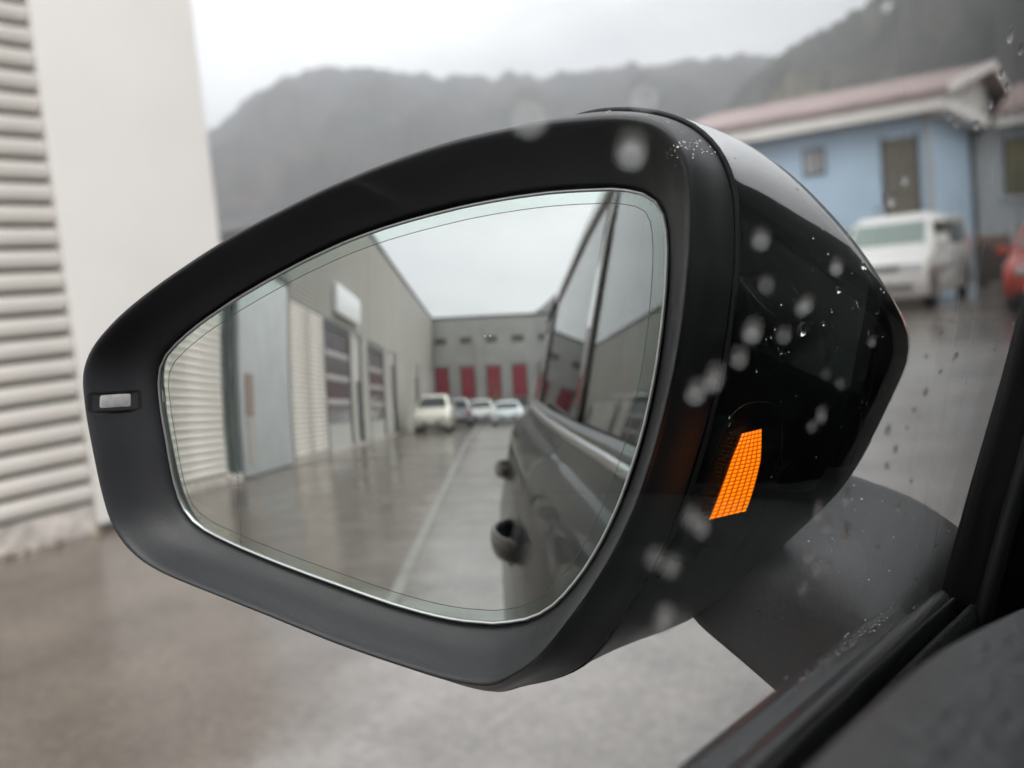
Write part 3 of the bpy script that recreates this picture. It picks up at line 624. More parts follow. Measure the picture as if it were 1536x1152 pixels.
MID = [(-138.2,21.9),(-136.3,26.3),(-132.8,30.7),(-127.6,35.0),(-121.7,39.3),(-115.3,43.2),(-108.6,46.8),(-101.8,50.3),(-94.9,53.6),(-88.0,56.7),(-81.1,59.7),(-74.2,62.6),(-67.4,65.2),(-60.5,67.6),(-53.6,69.9),(-46.7,72.1),(-39.9,74.3),(-33.1,76.3),(-26.5,78.2),(-19.8,80.0),(-13.2,81.6),(-6.7,83.1),(-0.1,84.5),(6.4,85.8),(12.5,87.4),(18.1,89.7),(23.3,92.4),(28.4,95.5),(33.2,98.7),(38.0,102.0),(42.7,105.0),(47.4,107.6),(52.3,109.4),(57.7,110.5),(63.1,110.7),(73.0,109.5),(82.7,107.1),(91.8,103.4),(100.3,98.6),(108.0,92.7),(114.8,85.8),(120.6,78.2),(125.5,70.0),(129.2,61.3),(132.1,52.3),(134.1,43.2),(135.3,33.9),(135.7,24.5),(135.1,15.2),(133.7,5.9),(131.6,-3.3),(128.9,-12.4),(125.6,-21.3),(121.7,-30.1),(117.3,-38.7),(112.4,-47.2),(107.0,-55.4),(100.9,-63.3),(94.2,-70.9),(86.9,-78.0),(78.9,-84.5),(70.2,-90.1),(61.1,-95.5),(51.8,-100.9),(42.2,-105.9),(32.1,-110.4),(21.6,-114.0),(10.7,-116.4),(5.9,-118.6),(2.5,-116.2),(-2.5,-112.8),(-7.1,-108.1),(-11.7,-102.6),(-16.5,-96.8),(-21.6,-91.1),(-26.8,-85.8),(-32.3,-81.0),(-38.2,-77.0),(-44.6,-74.1),(-51.3,-71.6),(-58.2,-69.1),(-65.2,-66.5),(-72.3,-63.9),(-79.5,-61.4),(-86.8,-58.9),(-94.1,-56.3),(-101.5,-53.6),(-108.8,-51.0),(-115.5,-48.2),(-121.2,-44.9),(-125.9,-41.0),(-129.4,-36.5),(-131.6,-31.4),(-133.1,-25.2),(-134.4,-18.5),(-135.4,-11.6),(-136.3,-4.5),(-137.2,2.6),(-137.8,9.5),(-138.0,16.4)]
WIDE = [(-130.3,20.4),(-129.4,22.2),(-127.1,25.1),(-122.7,28.7),(-117.2,32.6),(-111.3,36.2),(-104.8,39.7),(-98.2,43.1),(-91.5,46.3),(-84.7,49.4),(-77.9,52.4),(-71.3,55.1),(-64.6,57.7),(-57.9,60.0),(-51.1,62.3),(-44.3,64.5),(-37.5,66.6),(-30.9,68.7),(-24.3,70.5),(-17.9,72.2),(-11.4,73.8),(-5.0,75.3),(1.5,76.6),(7.8,77.9),(13.6,79.9),(18.4,83.3),(22.6,87.7),(26.5,92.9),(30.2,98.5),(33.7,104.2),(37.1,109.6),(40.6,114.3),(44.6,117.9),(49.3,120.2),(54.2,120.9),(66.8,119.5),(79.0,116.2),(90.7,111.8),(101.8,106.3),(112.2,99.8),(121.9,92.5),(130.8,84.4),(138.7,75.4),(146.1,66.1),(153.0,56.7),(159.2,46.8),(164.7,36.5),(169.7,26.0),(173.8,15.2),(172.5,3.9),(167.1,-6.2),(161.8,-16.6),(156.2,-26.9),(150.2,-37.1),(143.3,-46.9),(134.7,-55.2),(125.4,-63.0),(116.3,-71.3),(106.9,-79.6),(97.0,-87.6),(86.8,-95.4),(75.8,-102.3),(63.5,-106.9),(50.8,-110.6),(38.0,-115.2),(24.9,-119.6),(11.5,-123.6),(-2.3,-127.5),(-4.8,-128.5),(-5.2,-124.7),(-8.7,-119.7),(-11.5,-113.0),(-14.7,-105.2),(-18.2,-97.0),(-22.0,-88.9),(-26.1,-81.4),(-30.7,-74.9),(-35.9,-69.8),(-41.9,-66.5),(-48.5,-64.1),(-55.4,-61.6),(-62.5,-59.0),(-69.7,-56.4),(-76.9,-53.9),(-84.1,-51.3),(-91.4,-48.7),(-98.8,-46.1),(-105.9,-43.6),(-111.9,-41.1),(-116.6,-38.4),(-120.1,-35.4),(-122.5,-32.4),(-124.0,-28.8),(-125.3,-23.5),(-126.5,-17.2),(-127.5,-10.5),(-128.4,-3.5),(-129.2,3.4),(-129.8,9.9),(-130.0,16.5)]

NP = len(RIM)
def mixl(a, b, t): return [(p[0]+(q[0]-p[0])*t, p[1]+(q[1]-p[1])*t) for p, q in zip(a, b)]
def inset(c, mm):
    n = len(c); out = []; mxx = sum(p[0] for p in c)/n; myy = sum(p[1] for p in c)/n
    for i in range(n):
        a, b = c[i-2], c[(i+2) % n]; tx, ty = b[0]-a[0], b[1]-a[1]; l = math.hypot(tx, ty) or 1; nx, ny = ty/l, -tx/l
        if nx*(c[i][0]-mxx)+ny*(c[i][1]-myy) < 0: nx, ny = -nx, -ny
        out.append((c[i][0]-nx*mm, c[i][1]-ny*mm))
    return out
def lp(c, e): return [L3(p[0], p[1], e) for p in c]
def sag(u, v_): return (math.sqrt(1300**2-u*u-v_*v_)-1300)
# housing body = painted cap
cap_loops = [lp(inset(SEAM, 3), -17), lp(inset(SEAM, .4), -16.2), lp(inset(SEAM, -.6), -16.3), lp(inset(SEAM, -.9), -16.9), lp(inset(mixl(SEAM, MID, .12), -.8), -19.5), lp(mixl(SEAM, MID, .5), -28), lp(MID, -42), lp(mixl(MID, WIDE, .55), -64), lp(WIDE, -85)]
cW = (sum(p[0] for p in WIDE)/NP, sum(p[1] for p in WIDE)/NP)
def sc_(c, s): return [(cW[0]+(p[0]-cW[0])*s, cW[1]+(p[1]-cW[1])*s) for p in c]
cap_loops += [lp(sc_(WIDE, .985), -91), lp(sc_(WIDE, .9), -106), lp(sc_(WIDE, .7), -122), lp(sc_(WIDE, .4), -131), lp(sc_(WIDE, .1), -134)]
housing = loft('door_mirror', cap_loops, M['gloss'], car, True, False, True, 1)
housing.data.materials.append(M['bezel'])
for p in housing.data.polygons:
    if p.normal.dot(Mv) < -.45 and (p.center-MC).dot(Mv) < -.03: p.material_index = 1
housing['label'] = 'gloss black door mirror housing with rain drops'
# bezel
bz = [lp(inset(SEAM, 4), -24), lp(inset(SEAM, 1.6), -16.5), lp(inset(SEAM, .5), -14.2), lp(inset(SEAM, .2), -13), lp(mixl(SEAM, RIM, .18), -9.5), lp(mixl(SEAM, RIM, .55), 3), lp(mixl(SEAM, RIM, .85), 9.0), lp(RIM, 11.5), lp(mixl(RIM, LIP, .05), 13.9), lp(mixl(RIM, LIP, .11), 14.6), lp(mixl(RIM, LIP, .19), 13.4), lp(mixl(RIM, LIP, .28), 10.2),
      lp(mixl(RIM, LIP, .42), 5.2), lp(mixl(RIM, LIP, .60), 1.0), lp(mixl(RIM, LIP, .78), -1.6), lp(mixl(RIM, LIP, .90), -3.2), lp(mixl(RIM, LIP, .955), -5.2), lp(mixl(RIM, LIP, .98), -9.0), lp(mixl(RIM, LIP, 1.0), -16)]
bezel = loft('bezel', bz, M['bezel'], housing, True, False, False, 2)
# rubber lip along the joint of bezel and cap
lipl = []
def sst(a, b, x_): t = max(0, min(1, (x_-a)/(b-a))); return t*t*(3-2*t)
for k in range(8):
    a = 2*math.pi*k/8; o1, o2 = inset(SEAM, -.7-1.1*math.cos(a)), inset(SEAM, 2.2-1.1*math.cos(a))
    lipl.append([L3(p[0]+(q[0]-p[0])*w_, p[1]+(q[1]-p[1])*w_, -15.0+1.05*math.sin(a)) for p, q, w_ in ((p_, q_, sst(30, 75, s__[0])*sst(-75, -45, s__[1])) for p_, q_, s__ in zip(o2, o1, SEAM))])
loft('joint_seal', lipl+[lipl[0]], M['rubber'], housing, True, False, False, 1)
# glass: convex silvered plate, 1.3 m radius
def glass_zone(name, c_out, c_in, m, rings, par, lift=0):
    v, f, nr = [], [], []
    n = NP
    for k in range(rings+1):
        c = mixl(c_out, c_in, k/rings) if c_in else [(p[0]*(1-k/rings), p[1]*(1-k/rings)) for p in c_out]
        if not c_in and k == rings: c = [(p[0]*.01, p[1]*.01) for p in c_out]
        for u, q in c:
            v.append(L3(u, q, sag(u, q)+lift)); nr.append((Mn*1300+Mu*u+Mv*q).normalized())
    for k in range(rings):
        for i in range(n): j = (i+1) % n; f.append((k*n+i, k*n+j, (k+1)*n+j, (k+1)*n+i))
    if not c_in: f.append(tuple(range(rings*n, rings*n+n)))
    me = bpy.data.meshes.new(name); me.from_pydata([tuple(p) for p in v], [], f)
    bm = bmesh.new(); bm.from_mesh(me); bm.normal_update()
    for fc in bm.faces:
        if fc.normal.dot(Mn) < 0: fc.normal_flip()
    bm.to_mesh(me); bm.free()
    for p in me.polygons: p.use_smooth = True
    me.normals_split_custom_set_from_vertices([tuple(q) for q in nr])
    return link(name, me, m, par)
edge_o = inset(LIP, 1.0); edge_i = inset(LIP, 5.2)
gp = glass_zone('mirror_glass', edge_i, None, M['mirror'], 10, housing)
glass_zone('glass_border', edge_o, edge_i, M['mirror_edge'], 3, housing)
glass_zone('edge_line', inset(LIP, 5.12), inset(LIP, 5.36), M['print'], 1, housing, .06)
# bright ground edge of the plate
bead = []  # rounded ring, widest along the lower edge light
for k in range(7):
    a = math.pi*k/6; c = inset(LIP, 1.05-(1-math.cos(a))*.62); bead.append([L3(p[0], p[1], sag(*p)+.15+.75*math.sin(a)) for p in c])
loft('glass_edge', bead, M['mirror_rim'], housing)
# dotted line of the outer zone
v, f = [], []
nd = 58
for i in range(nd):
    t = i/(nd-1); u = -84.3-5.3*t; q = 44-93.4*t; b = len(v); hw_, hh = .16, .42
    for du, dv in ((-hw_, -hh), (hw_, -hh), (hw_, hh), (-hw_, hh)): v.append(L3(u+du, q+dv, sag(u, q)+.07))
    f.append((b, b+1, b+2, b+3))
mesh('dotted_line', v, f, M['print'], housing)
for du in (22.4, 24.4):
    c = [L3(du+.35*math.cos(a), 26.9+.35*math.sin(a), sag(du, 27)+.08) for a in [i*.785 for i in range(8)]]
    mesh('glass_dot', c, [tuple(range(8))], M['dot'], housing)
# cup that carries the glass
loft('glass_carrier', [lp(inset(LIP, -.5), -14), lp(inset(LIP, 20), -16), lp([(p[0]*.05, p[1]*.05) for p in LIP], -16)], M['black'], housing, True, False, True)
# ---- helpers to lay things on a built surface
from mathutils.bvhtree import BVHTree
dg = bpy.context.evaluated_depsgraph_get()
def bvh_of(o):
    bpy.context.view_layer.update(); d = bpy.context.evaluated_depsgraph_get(); return BVHTree.FromObject(o.evaluated_get(d), d)
cap_bvh, bez_bvh = bvh_of(housing), bvh_of(bezel)

# small clear window in the outer bezel band
def rrect(cu, cv, hu, hv, r_, n=5, ang=0):
    out = []
    for sx, sy, a0 in ((1, 1, 0), (-1, 1, 90), (-1, -1, 180), (1, -1, 270)):
        for k in range(n):
            a = R(a0+90*k/(n-1)); x_, y_ = sx*(hu-r_)+r_*math.cos(a), sy*(hv-r_)+r_*math.sin(a)
            out.append((cu+x_*math.cos(ang)-y_*math.sin(ang), cv+x_*math.sin(ang)+y_*math.cos(ang)))
    return out
def drape(bvh, c, lift, d=None, start=60):
    """project (u,v) points straight back along the mirror normal onto a surface"""
    out = []
    for u, q in c:
        hit = bvh.ray_cast(L3(u, q, start), -Mn)
        out.append((hit[0]+Mn*lift*.001) if hit[0] else L3(u, q, 0))
    return out
SU, SV = -136.0, 12.6
rim_ = drape(bez_bvh, rrect(SU, SV, 6.0, 3.3, 1.0, ang=-.05), .25); rim2 = drape(bez_bvh, rrect(SU, SV, 6.9, 4.1, 1.3, ang=-.05), .05)
sw = loft('sensor_window', [rim2, rim_, drape(bez_bvh, rrect(SU, SV, 5.4, 2.9, .8, ang=-.05), -.1)], M['black'], housing)
ins = drape(bez_bvh, rrect(SU-.2, SV, 3.7, 2.6, .7, ang=-.05), .12); top_ = drape(bez_bvh, rrect(SU-.2, SV, 3.2, 2.2, .6, ang=-.05), .45)
loft('sensor_lens', [ins, top_], M['clear'], housing, True, False, True)
# lit amber cells and dark cells on the inboard flank of the housing (rows top to bottom, given as height v and depth e)
def flank(v_, e, lift):
    hit = cap_bvh.ray_cast(L3(260, v_, e), -Mu)
    return (hit[0]+hit[1]*lift*.001*(1 if hit[1].dot(Mu) > 0 else -1)) if hit[0] else L3(110, v_, e)
def edge(tab, t): return interp([(k, a) for k, a, b in tab], t), interp([(k, b) for k, a, b in tab], t)
LE = [(0, -15.1, -25.5), (.3, -24.5, -25.0), (.65, -35.4, -25.2), (1, -46.4, -25.7)]
RE = [(0, -14.2, -30.8), (.37, -26.1, -33.9), (.70, -36.1, -35.4), (.97, -44.8, -36.9), (1, -45.4, -36.0)]
DE = [(0, -13.3, -21.8), (.33, -23.9, -21.2), (.7, -35.9, -21.4), (1, -47.0, -22.7)]
def cells(name, a, b, rows, cols, m, h, par, fill):
    v, f = [], []
    for r_ in range(rows):
        sh = 0
        for c in range(cols):
            bse = len(v); q = []
            for jj in range(5):
                for ii in range(5):
                    ti = (r_+.5+(ii/4-.5)*fill)/rows; tj = (c+.5+(jj/4-.5)*fill)/cols
                    A, B = edge(a, ti), edge(b, ti)
                    k = max(0, 1-((ii-2)/2)**2)*max(0, 1-((jj-2)/2)**2)
                    v.append(flank(A[0]+(B[0]-A[0])*tj, A[1]+(B[1]-A[1])*tj, .10+h*k))
            for jj in range(4):
                for ii in range(4): f.append((bse+jj*5+ii, bse+jj*5+ii+1, bse+jj*5+ii+6, bse+jj*5+ii+5))
    return mesh(name, v, f, m, par, True)
def strip_on(name, a, b, m, par, lift, n=14):
    v, f = [], []
    for i in range(n+1):
        A, B = edge(a, i/n), edge(b, i/n)
        for j in range(5): v.append(flank(A[0]+(B[0]-A[0])*j/4, A[1]+(B[1]-A[1])*j/4, lift))
    for i in range(n):
        for j in range(4): f.append((i*5+j, i*5+j+1, i*5+j+6, i*5+j+5))
    return mesh(name, v, f, m, par, True)
M['amber_deep'] = mat('amber between cells', (.5, .12, .01), .3, emit=(1, .10, .0), estr=.22)
strip_on('warning_lamp', LE, RE, M['amber_deep'], housing, .06)
cells('warning_lamp_cells', LE, RE, 21, 6, M['amber'], .7, housing, .76)
strip_on('lamp_margin', DE, LE, M['gloss'], housing, .05)
cells('unlit_cells', DE, LE, 21, 3, M['amber_off'], .3, housing, .6)
# thin bead round the lamp panel
ARC = [(-46, -21.6), (-30, -19.8), (-18, -19.8), (-10.1, -21.0), (-6.6, -21.9), (-4.7, -24.0), (-4.1, -26.8), (-4.4, -29.8), (-5.6, -32.6), (-7.6, -34.8), (-10.5, -36.3), (-19.5, -38.6), (-30, -42.5)]
def bead_line(name, pts, r_, m, par, lift=0.0):
    P = [flank(a, b, lift) for a, b in pts]; loops = []
    for i, p in enumerate(P):
        t = (P[min(i+1, len(P)-1)]-P[max(i-1, 0)]).normalized(); s_ = t.cross(Mu).normalized(); q = t.cross(s_).normalized()
        loops.append([p+(s_*math.cos(k)+q*math.sin(k))*r_*.001 for k in [i_*math.pi/3 for i_ in range(6)]])
    return loft(name, loops, m, par, True, True, True, 1)
bead_line('lamp_panel_bead', ARC, .28, M['gloss'], housing)
bead_line('panel_joint', [(10, -66), (4, -67), (-10, -70), (-24, -74), (-36, -78)], .35, M['rubber'], housing, .05)

# mirror arm on the door
arm = [[(-.082, .335, .960), (-.082, .322, 1.020), (-.082, .40, 1.022), (-.080, .468, 1.014), (-.082, .465, .95), (-.082, .40, .95)],
       [(-.094, .34, .962), (-.094, .327, 1.026), (-.094, .40, 1.029), (-.088, .475, 1.024), (-.094, .47, .955), (-.094, .40, .955)],
       [(-.135, .358, .982), (-.123, .352, 1.026), (-.123, .43, 1.034), (-.121, .508, 1.034), (-.13, .49, .965), (-.13, .42, .968)],
       [(-.168, .37, .998), (-.15, .383, 1.026), (-.147, .425, 1.036), (-.14, .472, 1.049), (-.15, .48, .99), (-.158, .42, .99)],
       [(-.20, .37, 1.02), (-.185, .40, 1.055), (-.18, .43, 1.06), (-.175, .46, 1.07), (-.18, .47, 1.03), (-.19, .42, 1.02)]]
ao = loft('mirror_arm', arm, M['satin'], car, True, True, True)
ca = ao.data.attributes.new('crease_edge', 'FLOAT', 'EDGE')
for e in ao.data.edges:
    a_, b_ = e.vertices
    if a_ % 6 == b_ % 6 and a_ % 6 in (0, 1, 3, 4): ca.data[e.index].value = .93
sm_ = ao.modifiers.new('subsurf', 'SUBSURF'); sm_.levels = 3; sm_.render_levels = 3

# door sill trim, felt, leather roll
ZB = [(-2.3, 1.15), (-1.75, 1.125), (-1.0, 1.085), (-.5, 1.068), (-.15, 1.06), (.08, 1.053), (.188, 1.044), (.245, 1.038), (.319, 1.029), (.464, 1.010), (.62, .985)]
ZL = [(-.6, 1.10), (-.1, 1.095), (.05, 1.086), (.136, 1.078), (.211, 1.066), (.317, 1.040), (.46, 1.0)]
def ys(a, b, n): return [a+(b-a)*i/n for i in range(n+1)]
def strip(name, sec, zt, y0, y1, n, m, par, bev=0):
    return loft(name, [[(x_, y, interp(zt, y)+dz) for x_, dz in sec] for y in ys(y0, y1, n)], m, par, False)
strip('belt_trim', [(-.0975, -.030), (-.0975, -.004), (-.0962, -.0008), (-.0940, .0012), (-.0905, .0006), (-.0880, -.0022), (-.0868, -.0022), (-.0850, .0010), (-.0825, .0024), (-.0795, .0020), (-.0782, .0), (-.0778, -.02)], ZB, -1.62, .47, 60, M['trim'], car)
strip('belt_chrome', [(-.0978, -.028), (-.1015, -.027), (-.1050, -.022), (-.1055, -.017), (-.1040, -.012), (-.1005, -.009), (-.0978, -.0085)], ZB, -1.62, .30, 60, M['chrome'], car)
strip('glass_seal', [(-.0776, -.02), (-.0774, .0016), (-.0764, .0022), (-.0757, .0012), (-.0756, -.02)], ZB, -.6, .47, 40, M['rubber'], car)
strip('felt_strip', [(-.0722, -.03), (-.0720, -.0010), (-.0708, .0006), (-.0690, .0004), (-.0680, -.003), (-.0678, -.03)], ZB, -.6, .47, 40, M['felt'], car)
strip('sill_gap', [(-.066, -.028), (-.044, -.028)], ZB, -.6, .47, 20, M['black'], car)
lr = strip('door_trim', [(-.0520, -.06), (-.0515, -.010), (-.0495, -.0010), (-.045, .0035), (-.036, .0058), (-.022, .0060), (-.004, .0015), (.016, -.006), (.036, -.018), (.054, -.036), (.066, -.065), (.070, -.11), (.072, -.4), (.060, -.7)], ZL, -.62, .50, 44, M['leather'], car)
s_ = lr.modifiers.new('subsurf', 'SUBSURF'); s_.levels = 1; s_.render_levels = 1
# front window post
def XG(z): return -.0745+(z-1.035)*.22
post = []
for z in [.98+.02*i for i in range(17)]:
    yl = interp([(1.0, .380), (1.021, .379), (1.054, .384), (1.10, .399), (1.133, .402), (1.3, .408)], z); xg = XG(z)+.004+max(0, z-1.02)*.05
    post.append([(xg-.004, yl, z), (xg+.004, yl-.002, z), (xg+.012, yl+.002, z), (xg+.018, yl+.012, z), (xg+.03, yl+.016, z), (xg+.055, yl+.06, z), (xg+.06, yl+.2, z), (xg-.014, yl+.2, z), (xg-.010, yl+.012, z)])
loft('window_post', post, M['cabin'], car, True, True, True)
seal = []
for z in [.98+.02*i for i in range(17)]:
    yl = interp([(1.0, .380), (1.021, .379), (1.054, .384), (1.10, .399), (1.133, .402), (1.3, .408)], z); xg = XG(z)+.004+max(0, z-1.02)*.05
    seal.append([(xg+.0045, yl-.0055, z), (xg+.0075, yl-.0070, z), (xg+.0105, yl-.0045, z), (xg+.0105, yl+.0015, z), (xg+.0045, yl-.0015, z)])
loft('post_seal', seal, M['rubber'], car, True, True, True)
# side windows: flat panes 3 mm thick that lean inwards
def pane(name, pts, m, side=1):
    v = []
    for off in (0, -.003):
        for y, z in pts:
            x_ = XG(z)+off; v.append((x_ if side == 1 else 2*XC-x_, y, z))
    n = len(pts); f = [tuple(range(n)), tuple(range(2*n-1, n-1, -1))]+[(i, (i+1) % n, n+(i+1) % n, n+i) for i in range(n)]
    o = mesh(name, v, f, m, car)
    if m is M['window']:
        o.data.materials.append(M['window_out'])
        for p in o.data.polygons:
            if p.normal.x*side < -.5: p.material_index = 1
    return o
ZT = [(-2.0, 1.40), (-1.6, 1.46), (-1.0, 1.515), (-.4, 1.525), (-.1, 1.50), (.1, 1.44), (.28, 1.33), (.385, 1.25), (.62, 1.06)]
FW = [(.43, .99), (.43, 1.215)]+[(y, interp(ZT, y)-.004) for y in (.28, .1, -.1, -.4, -.56)]+[(-.56, 1.04)]
RW = [(-.68, 1.05)]+[(y, interp(ZT, y)-.004) for y in (-.68, -1.0, -1.3, -1.58)]+[(-1.62, 1.11)]
for sd in (1, -1):
    pane('front_window', FW, M['window' if sd == 1 else 'tinted'], sd); pane('rear_window', RW, M['tinted'], sd)  # unseen far-side panes darkened to cut daylight through the cabin
# body sides
def mirx(x_, sd): return x_ if sd == 1 else 2*XC-x_
def body_panel(name, y0, y1, n, sd, wheels=()):
    loops = []
    for y in ys(y0, y1, n):
        zb = interp(ZB, y) if y < .62 else interp([(.62, .985), (.8, .93), (1.2, .885), (1.7, .82), (2.1, .70)], y)
        tp = .10*max(0, (y-.8)/1.2)**2+.13*max(0, (-y-1.5)/.9)**2
        sec = [(-.0885, zb-.012), (-.0985, zb-.016), (-.106, zb-.036), (-.122, zb-.050), (-.158, zb-.070), (-.180, zb-.11), (-.212, .865), (-.232, .79), (-.238, .70), (-.230, .54), (-.214, .42), (-.196, .34), (-.18, .24)]
        bz_ = .24
        for wy in wheels:
            if abs(y-wy) < .40: bz_ = max(bz_, .345+math.sqrt(.40**2-(y-wy)**2)*.98)
        l = []
        for x_, z in sec:
            z = min(z, zb-.012); z = max(z, bz_); x_ += tp
            l.append((x_ if sd == 1 else 2*XC-x_, y, z))
        loops.append(l)
    return loft(name, loops, M['body'], car, False)
for sd in (1, -1):
    body_panel('front_fender', .626, 2.08, 48, sd, (1.22,)); fd = body_panel('front_door', -.600, .620, 40, sd)
    rd = body_panel('rear_door', -1.48, -.606, 40, sd); body_panel('rear_quarter', -2.38, -1.486, 40, sd, (-1.52,))
    for wy in (1.22, -1.52): wheel(car, (-.222+.22 if sd == 1 else 2*XC+.222-.22), wy, .345, .22, -sd)
    # handles: grip bow over a raised matt black patch painted for recess shade
    for door, hy, hz in ((fd, -.50, .895), (rd, -1.30, .93)):
        db = bvh_of(door); hb = db.ray_cast(Vector((mirx(-.6, sd), hy, hz)), Vector((sd, 0, 0)))[0]; xbase = mirx(hb.x, sd) if hb else -.2
        lo2 = []
        for k in range(13):
            t = k/12; y = hy+.105-.21*t; out = .036*math.sin(math.pi*min(1, max(0, t)))**.6
            xb = xbase+.003-out; hh = .019+.005*math.sin(math.pi*t); dp = .008
            if sd == -1: xb = 2*XC-xb
            lo2.append([(xb+dp*math.cos(a), y, hz+hh*math.sin(a)) for a in [i*math.pi/4 for i in range(8)]])
        loft('door_handle', lo2, M['gloss'], door, True, True, True, 1)
        db = bvh_of(door); rv = []
        for q in ((1.0, .0006), (.93, .0022), (.6, .0026), (.05, .0026)):
            ring = []
            for i in range(24):
                a = 2*math.pi*i/24; py, pz = hy+.085*q[0]*math.cos(a), hz-.004+.036*q[0]*math.sin(a)
                h = db.ray_cast(Vector((mirx(-.6, sd), py, pz)), Vector((sd, 0, 0)))
                ring.append((h[0]+Vector((-sd*q[1], 0, 0))) if h[0] else Vector((mirx(-.17, sd), py, pz)))
            rv.append(ring)
        loft('handle_shade_patch', rv, M['handle_shade'], door, True, False, True)
        xx0, xx1 = (-.170, -.162) if sd == 1 else (2*XC+.162, 2*XC+.170)
# door pillars, window frames, roof, ends
def mirx(x_, sd): return x_ if sd == 1 else 2*XC-x_
for sd in (1, -1):
    loft('centre_pillar', [[(mirx(XG(z)+a, sd), y, z) for a, y in ((-.006, -.565), (-.006, -.676), (.05, -.676), (.05, -.565))] for z in (1.04, 1.2, 1.35, 1.52)], M['gloss'], car, True, True, True)
    fr = []
    for y in ys(-1.64, .38, 40):
        z = interp(ZT, y); x_ = XG(z); fr.append([(mirx(x_-.010, sd), y, z-.022), (mirx(x_-.014, sd), y, z-.012), (mirx(x_-.012, sd), y, z+.012), (mirx(x_+.004, sd), y, z+.02), (mirx(x_+.03, sd), y, z+.0), (mirx(x_+.01, sd), y, z-.022)])
    loft('window_frame', fr, M['gloss'], car, True, True, True)
    ap = []
    for t in ys(0, 1, 12):
        y = .68-.62*t; z = 1.02+.44*t; x_ = XG(z); ap.append([(mirx(x_-.008, sd), y-.03, z), (mirx(x_-.004, sd), y+.05, z+.02), (mirx(x_+.07, sd), y+.05, z+.02), (mirx(x_+.05, sd), y-.03, z)])
    loft('front_pillar', ap, M['cabin'], car, True, True, True)
    loft('rear_pillar', [[(mirx(XG(z)-.004, sd), y+a, z) for a in (0,)]+[(mirx(XG(z)-.004, sd), y-.5, z), (mirx(XG(z)+.06, sd), y-.5, z), (mirx(XG(z)+.06, sd), y, z)] for y, z in ((-1.63, 1.1), (-1.62, 1.3), (-1.60, 1.46))], M['gloss'], car, True, True, True)
rl = []
for y in ys(-2.1, .1, 22):
    z = interp(ZT, y); x_ = XG(z); cz = z+.085
    rl.append([(x_-.008, y, z+.022), (x_+.03, y, z+.05), (x_+.15, y, z+.072), (XC, y, cz), (2*XC-x_-.15, y, z+.072), (2*XC-x_-.03, y, z+.05), (2*XC-x_+.008, y, z+.022)])
loft('roof', rl, M['gloss'], car, False)
loft('headliner', [[(p[0], p[1], p[2]-.03) for p in l] for l in rl], M['head'], car, False)
bl = []
for y in ys(.66, 2.1, 16):
    zb = interp([(.62, .985), (.8, .93), (1.2, .885), (1.7, .82), (2.1, .70)], y)-.014; tp = .10*max(0, (y-.8)/1.2)**2
    bl.append([(-.088+tp, y, zb), (.1+tp, y, zb+.045), (XC, y, zb+.06), (2*XC-.1-tp, y, zb+.045), (2*XC+.088-tp, y, zb)])
loft('bonnet', bl, M['gloss'], car, False)
box('front_bumper', -.05, 2*XC+.05, 2.05, 2.16, .24, .69, M['gloss'], car, .04)
box('tailgate', -.02, 2*XC+.02, -2.42, -2.32, .3, 1.12, M['gloss'], car, .04)
loft('back_window', [[(.10, -2.36, 1.13), (2*XC-.10, -2.36, 1.13)], [(.15, -2.1, 1.46), (2*XC-.15, -2.1, 1.46)]], M['tinted'], car, False, smooth=False)
loft('windscreen', [[(-.06, .73, .965), (XC, .82, .985), (2*XC+.06, .73, .965)], [(.09, .10, 1.47), (XC, .14, 1.5), (2*XC-.09, .10, 1.47)]], M['blackout'], car, False, smooth=False)
poly_prism('dashboard', [(.44, .5), (.42, .90), (.46, 1.02), (.56, 1.03), (.76, .99), (.80, .5)], 0, -.04, 2*XC+.04, M['cabin'], car, .02)
box('floor_pan', -.1, 2*XC+.1, -2.3, 2.0, .22, .26, M['cabin'], car)
for sx in (.36, 1.09):
    st = box('seat', sx-.25, sx+.25, -.75, -.20, .5, .68, M['leather'], car, .05)
    loft('backrest', [[(sx-.24, -.72, .62), (sx+.24, -.72, .62), (sx+.24, -.86, .62), (sx-.24, -.86, .62)], [(sx-.23, -.86, 1.0), (sx+.23, -.86, 1.0), (sx+.23, -.97, 1.0), (sx-.23, -.97, 1.0)], [(sx-.15, -.93, 1.2), (sx+.15, -.93, 1.2), (sx+.15, -1.02, 1.2), (sx-.15, -1.02, 1.2)]], M['leather'], st, True, True, True)
    box('headrest', sx-.13, sx+.13, -1.05, -.95, 1.24, 1.40, M['leather'], st, .04)
wv, wf_ = [], []
for i in range(32):
    a = 2*math.pi*i/32
    for k in range(8):
        b_ = 2*math.pi*k/8; rr_ = .18+.015*math.cos(b_); wv.append(Vector((.36+rr_*math.cos(a), .26-.30*rr_*math.sin(a)-.015*math.sin(b_)*.95, .90+.95*rr_*math.sin(a)-.015*math.sin(b_)*.3)))
for i in range(32):
    for k in range(8): wf_.append((i*8+k, ((i+1) % 32)*8+k, ((i+1) % 32)*8+(k+1) % 8, i*8+(k+1) % 8))
sw_ = mesh('steering_wheel', wv, wf_, M['cabin'], car, True)
box('wheel_hub', .27, .45, .24, .44, .84, .96, M['cabin'], sw_, .02)
for sx in (.36, 1.09): box('seat_base', sx-.2, sx+.2, -.7, -.25, .26, .5, M['cabin'], car)

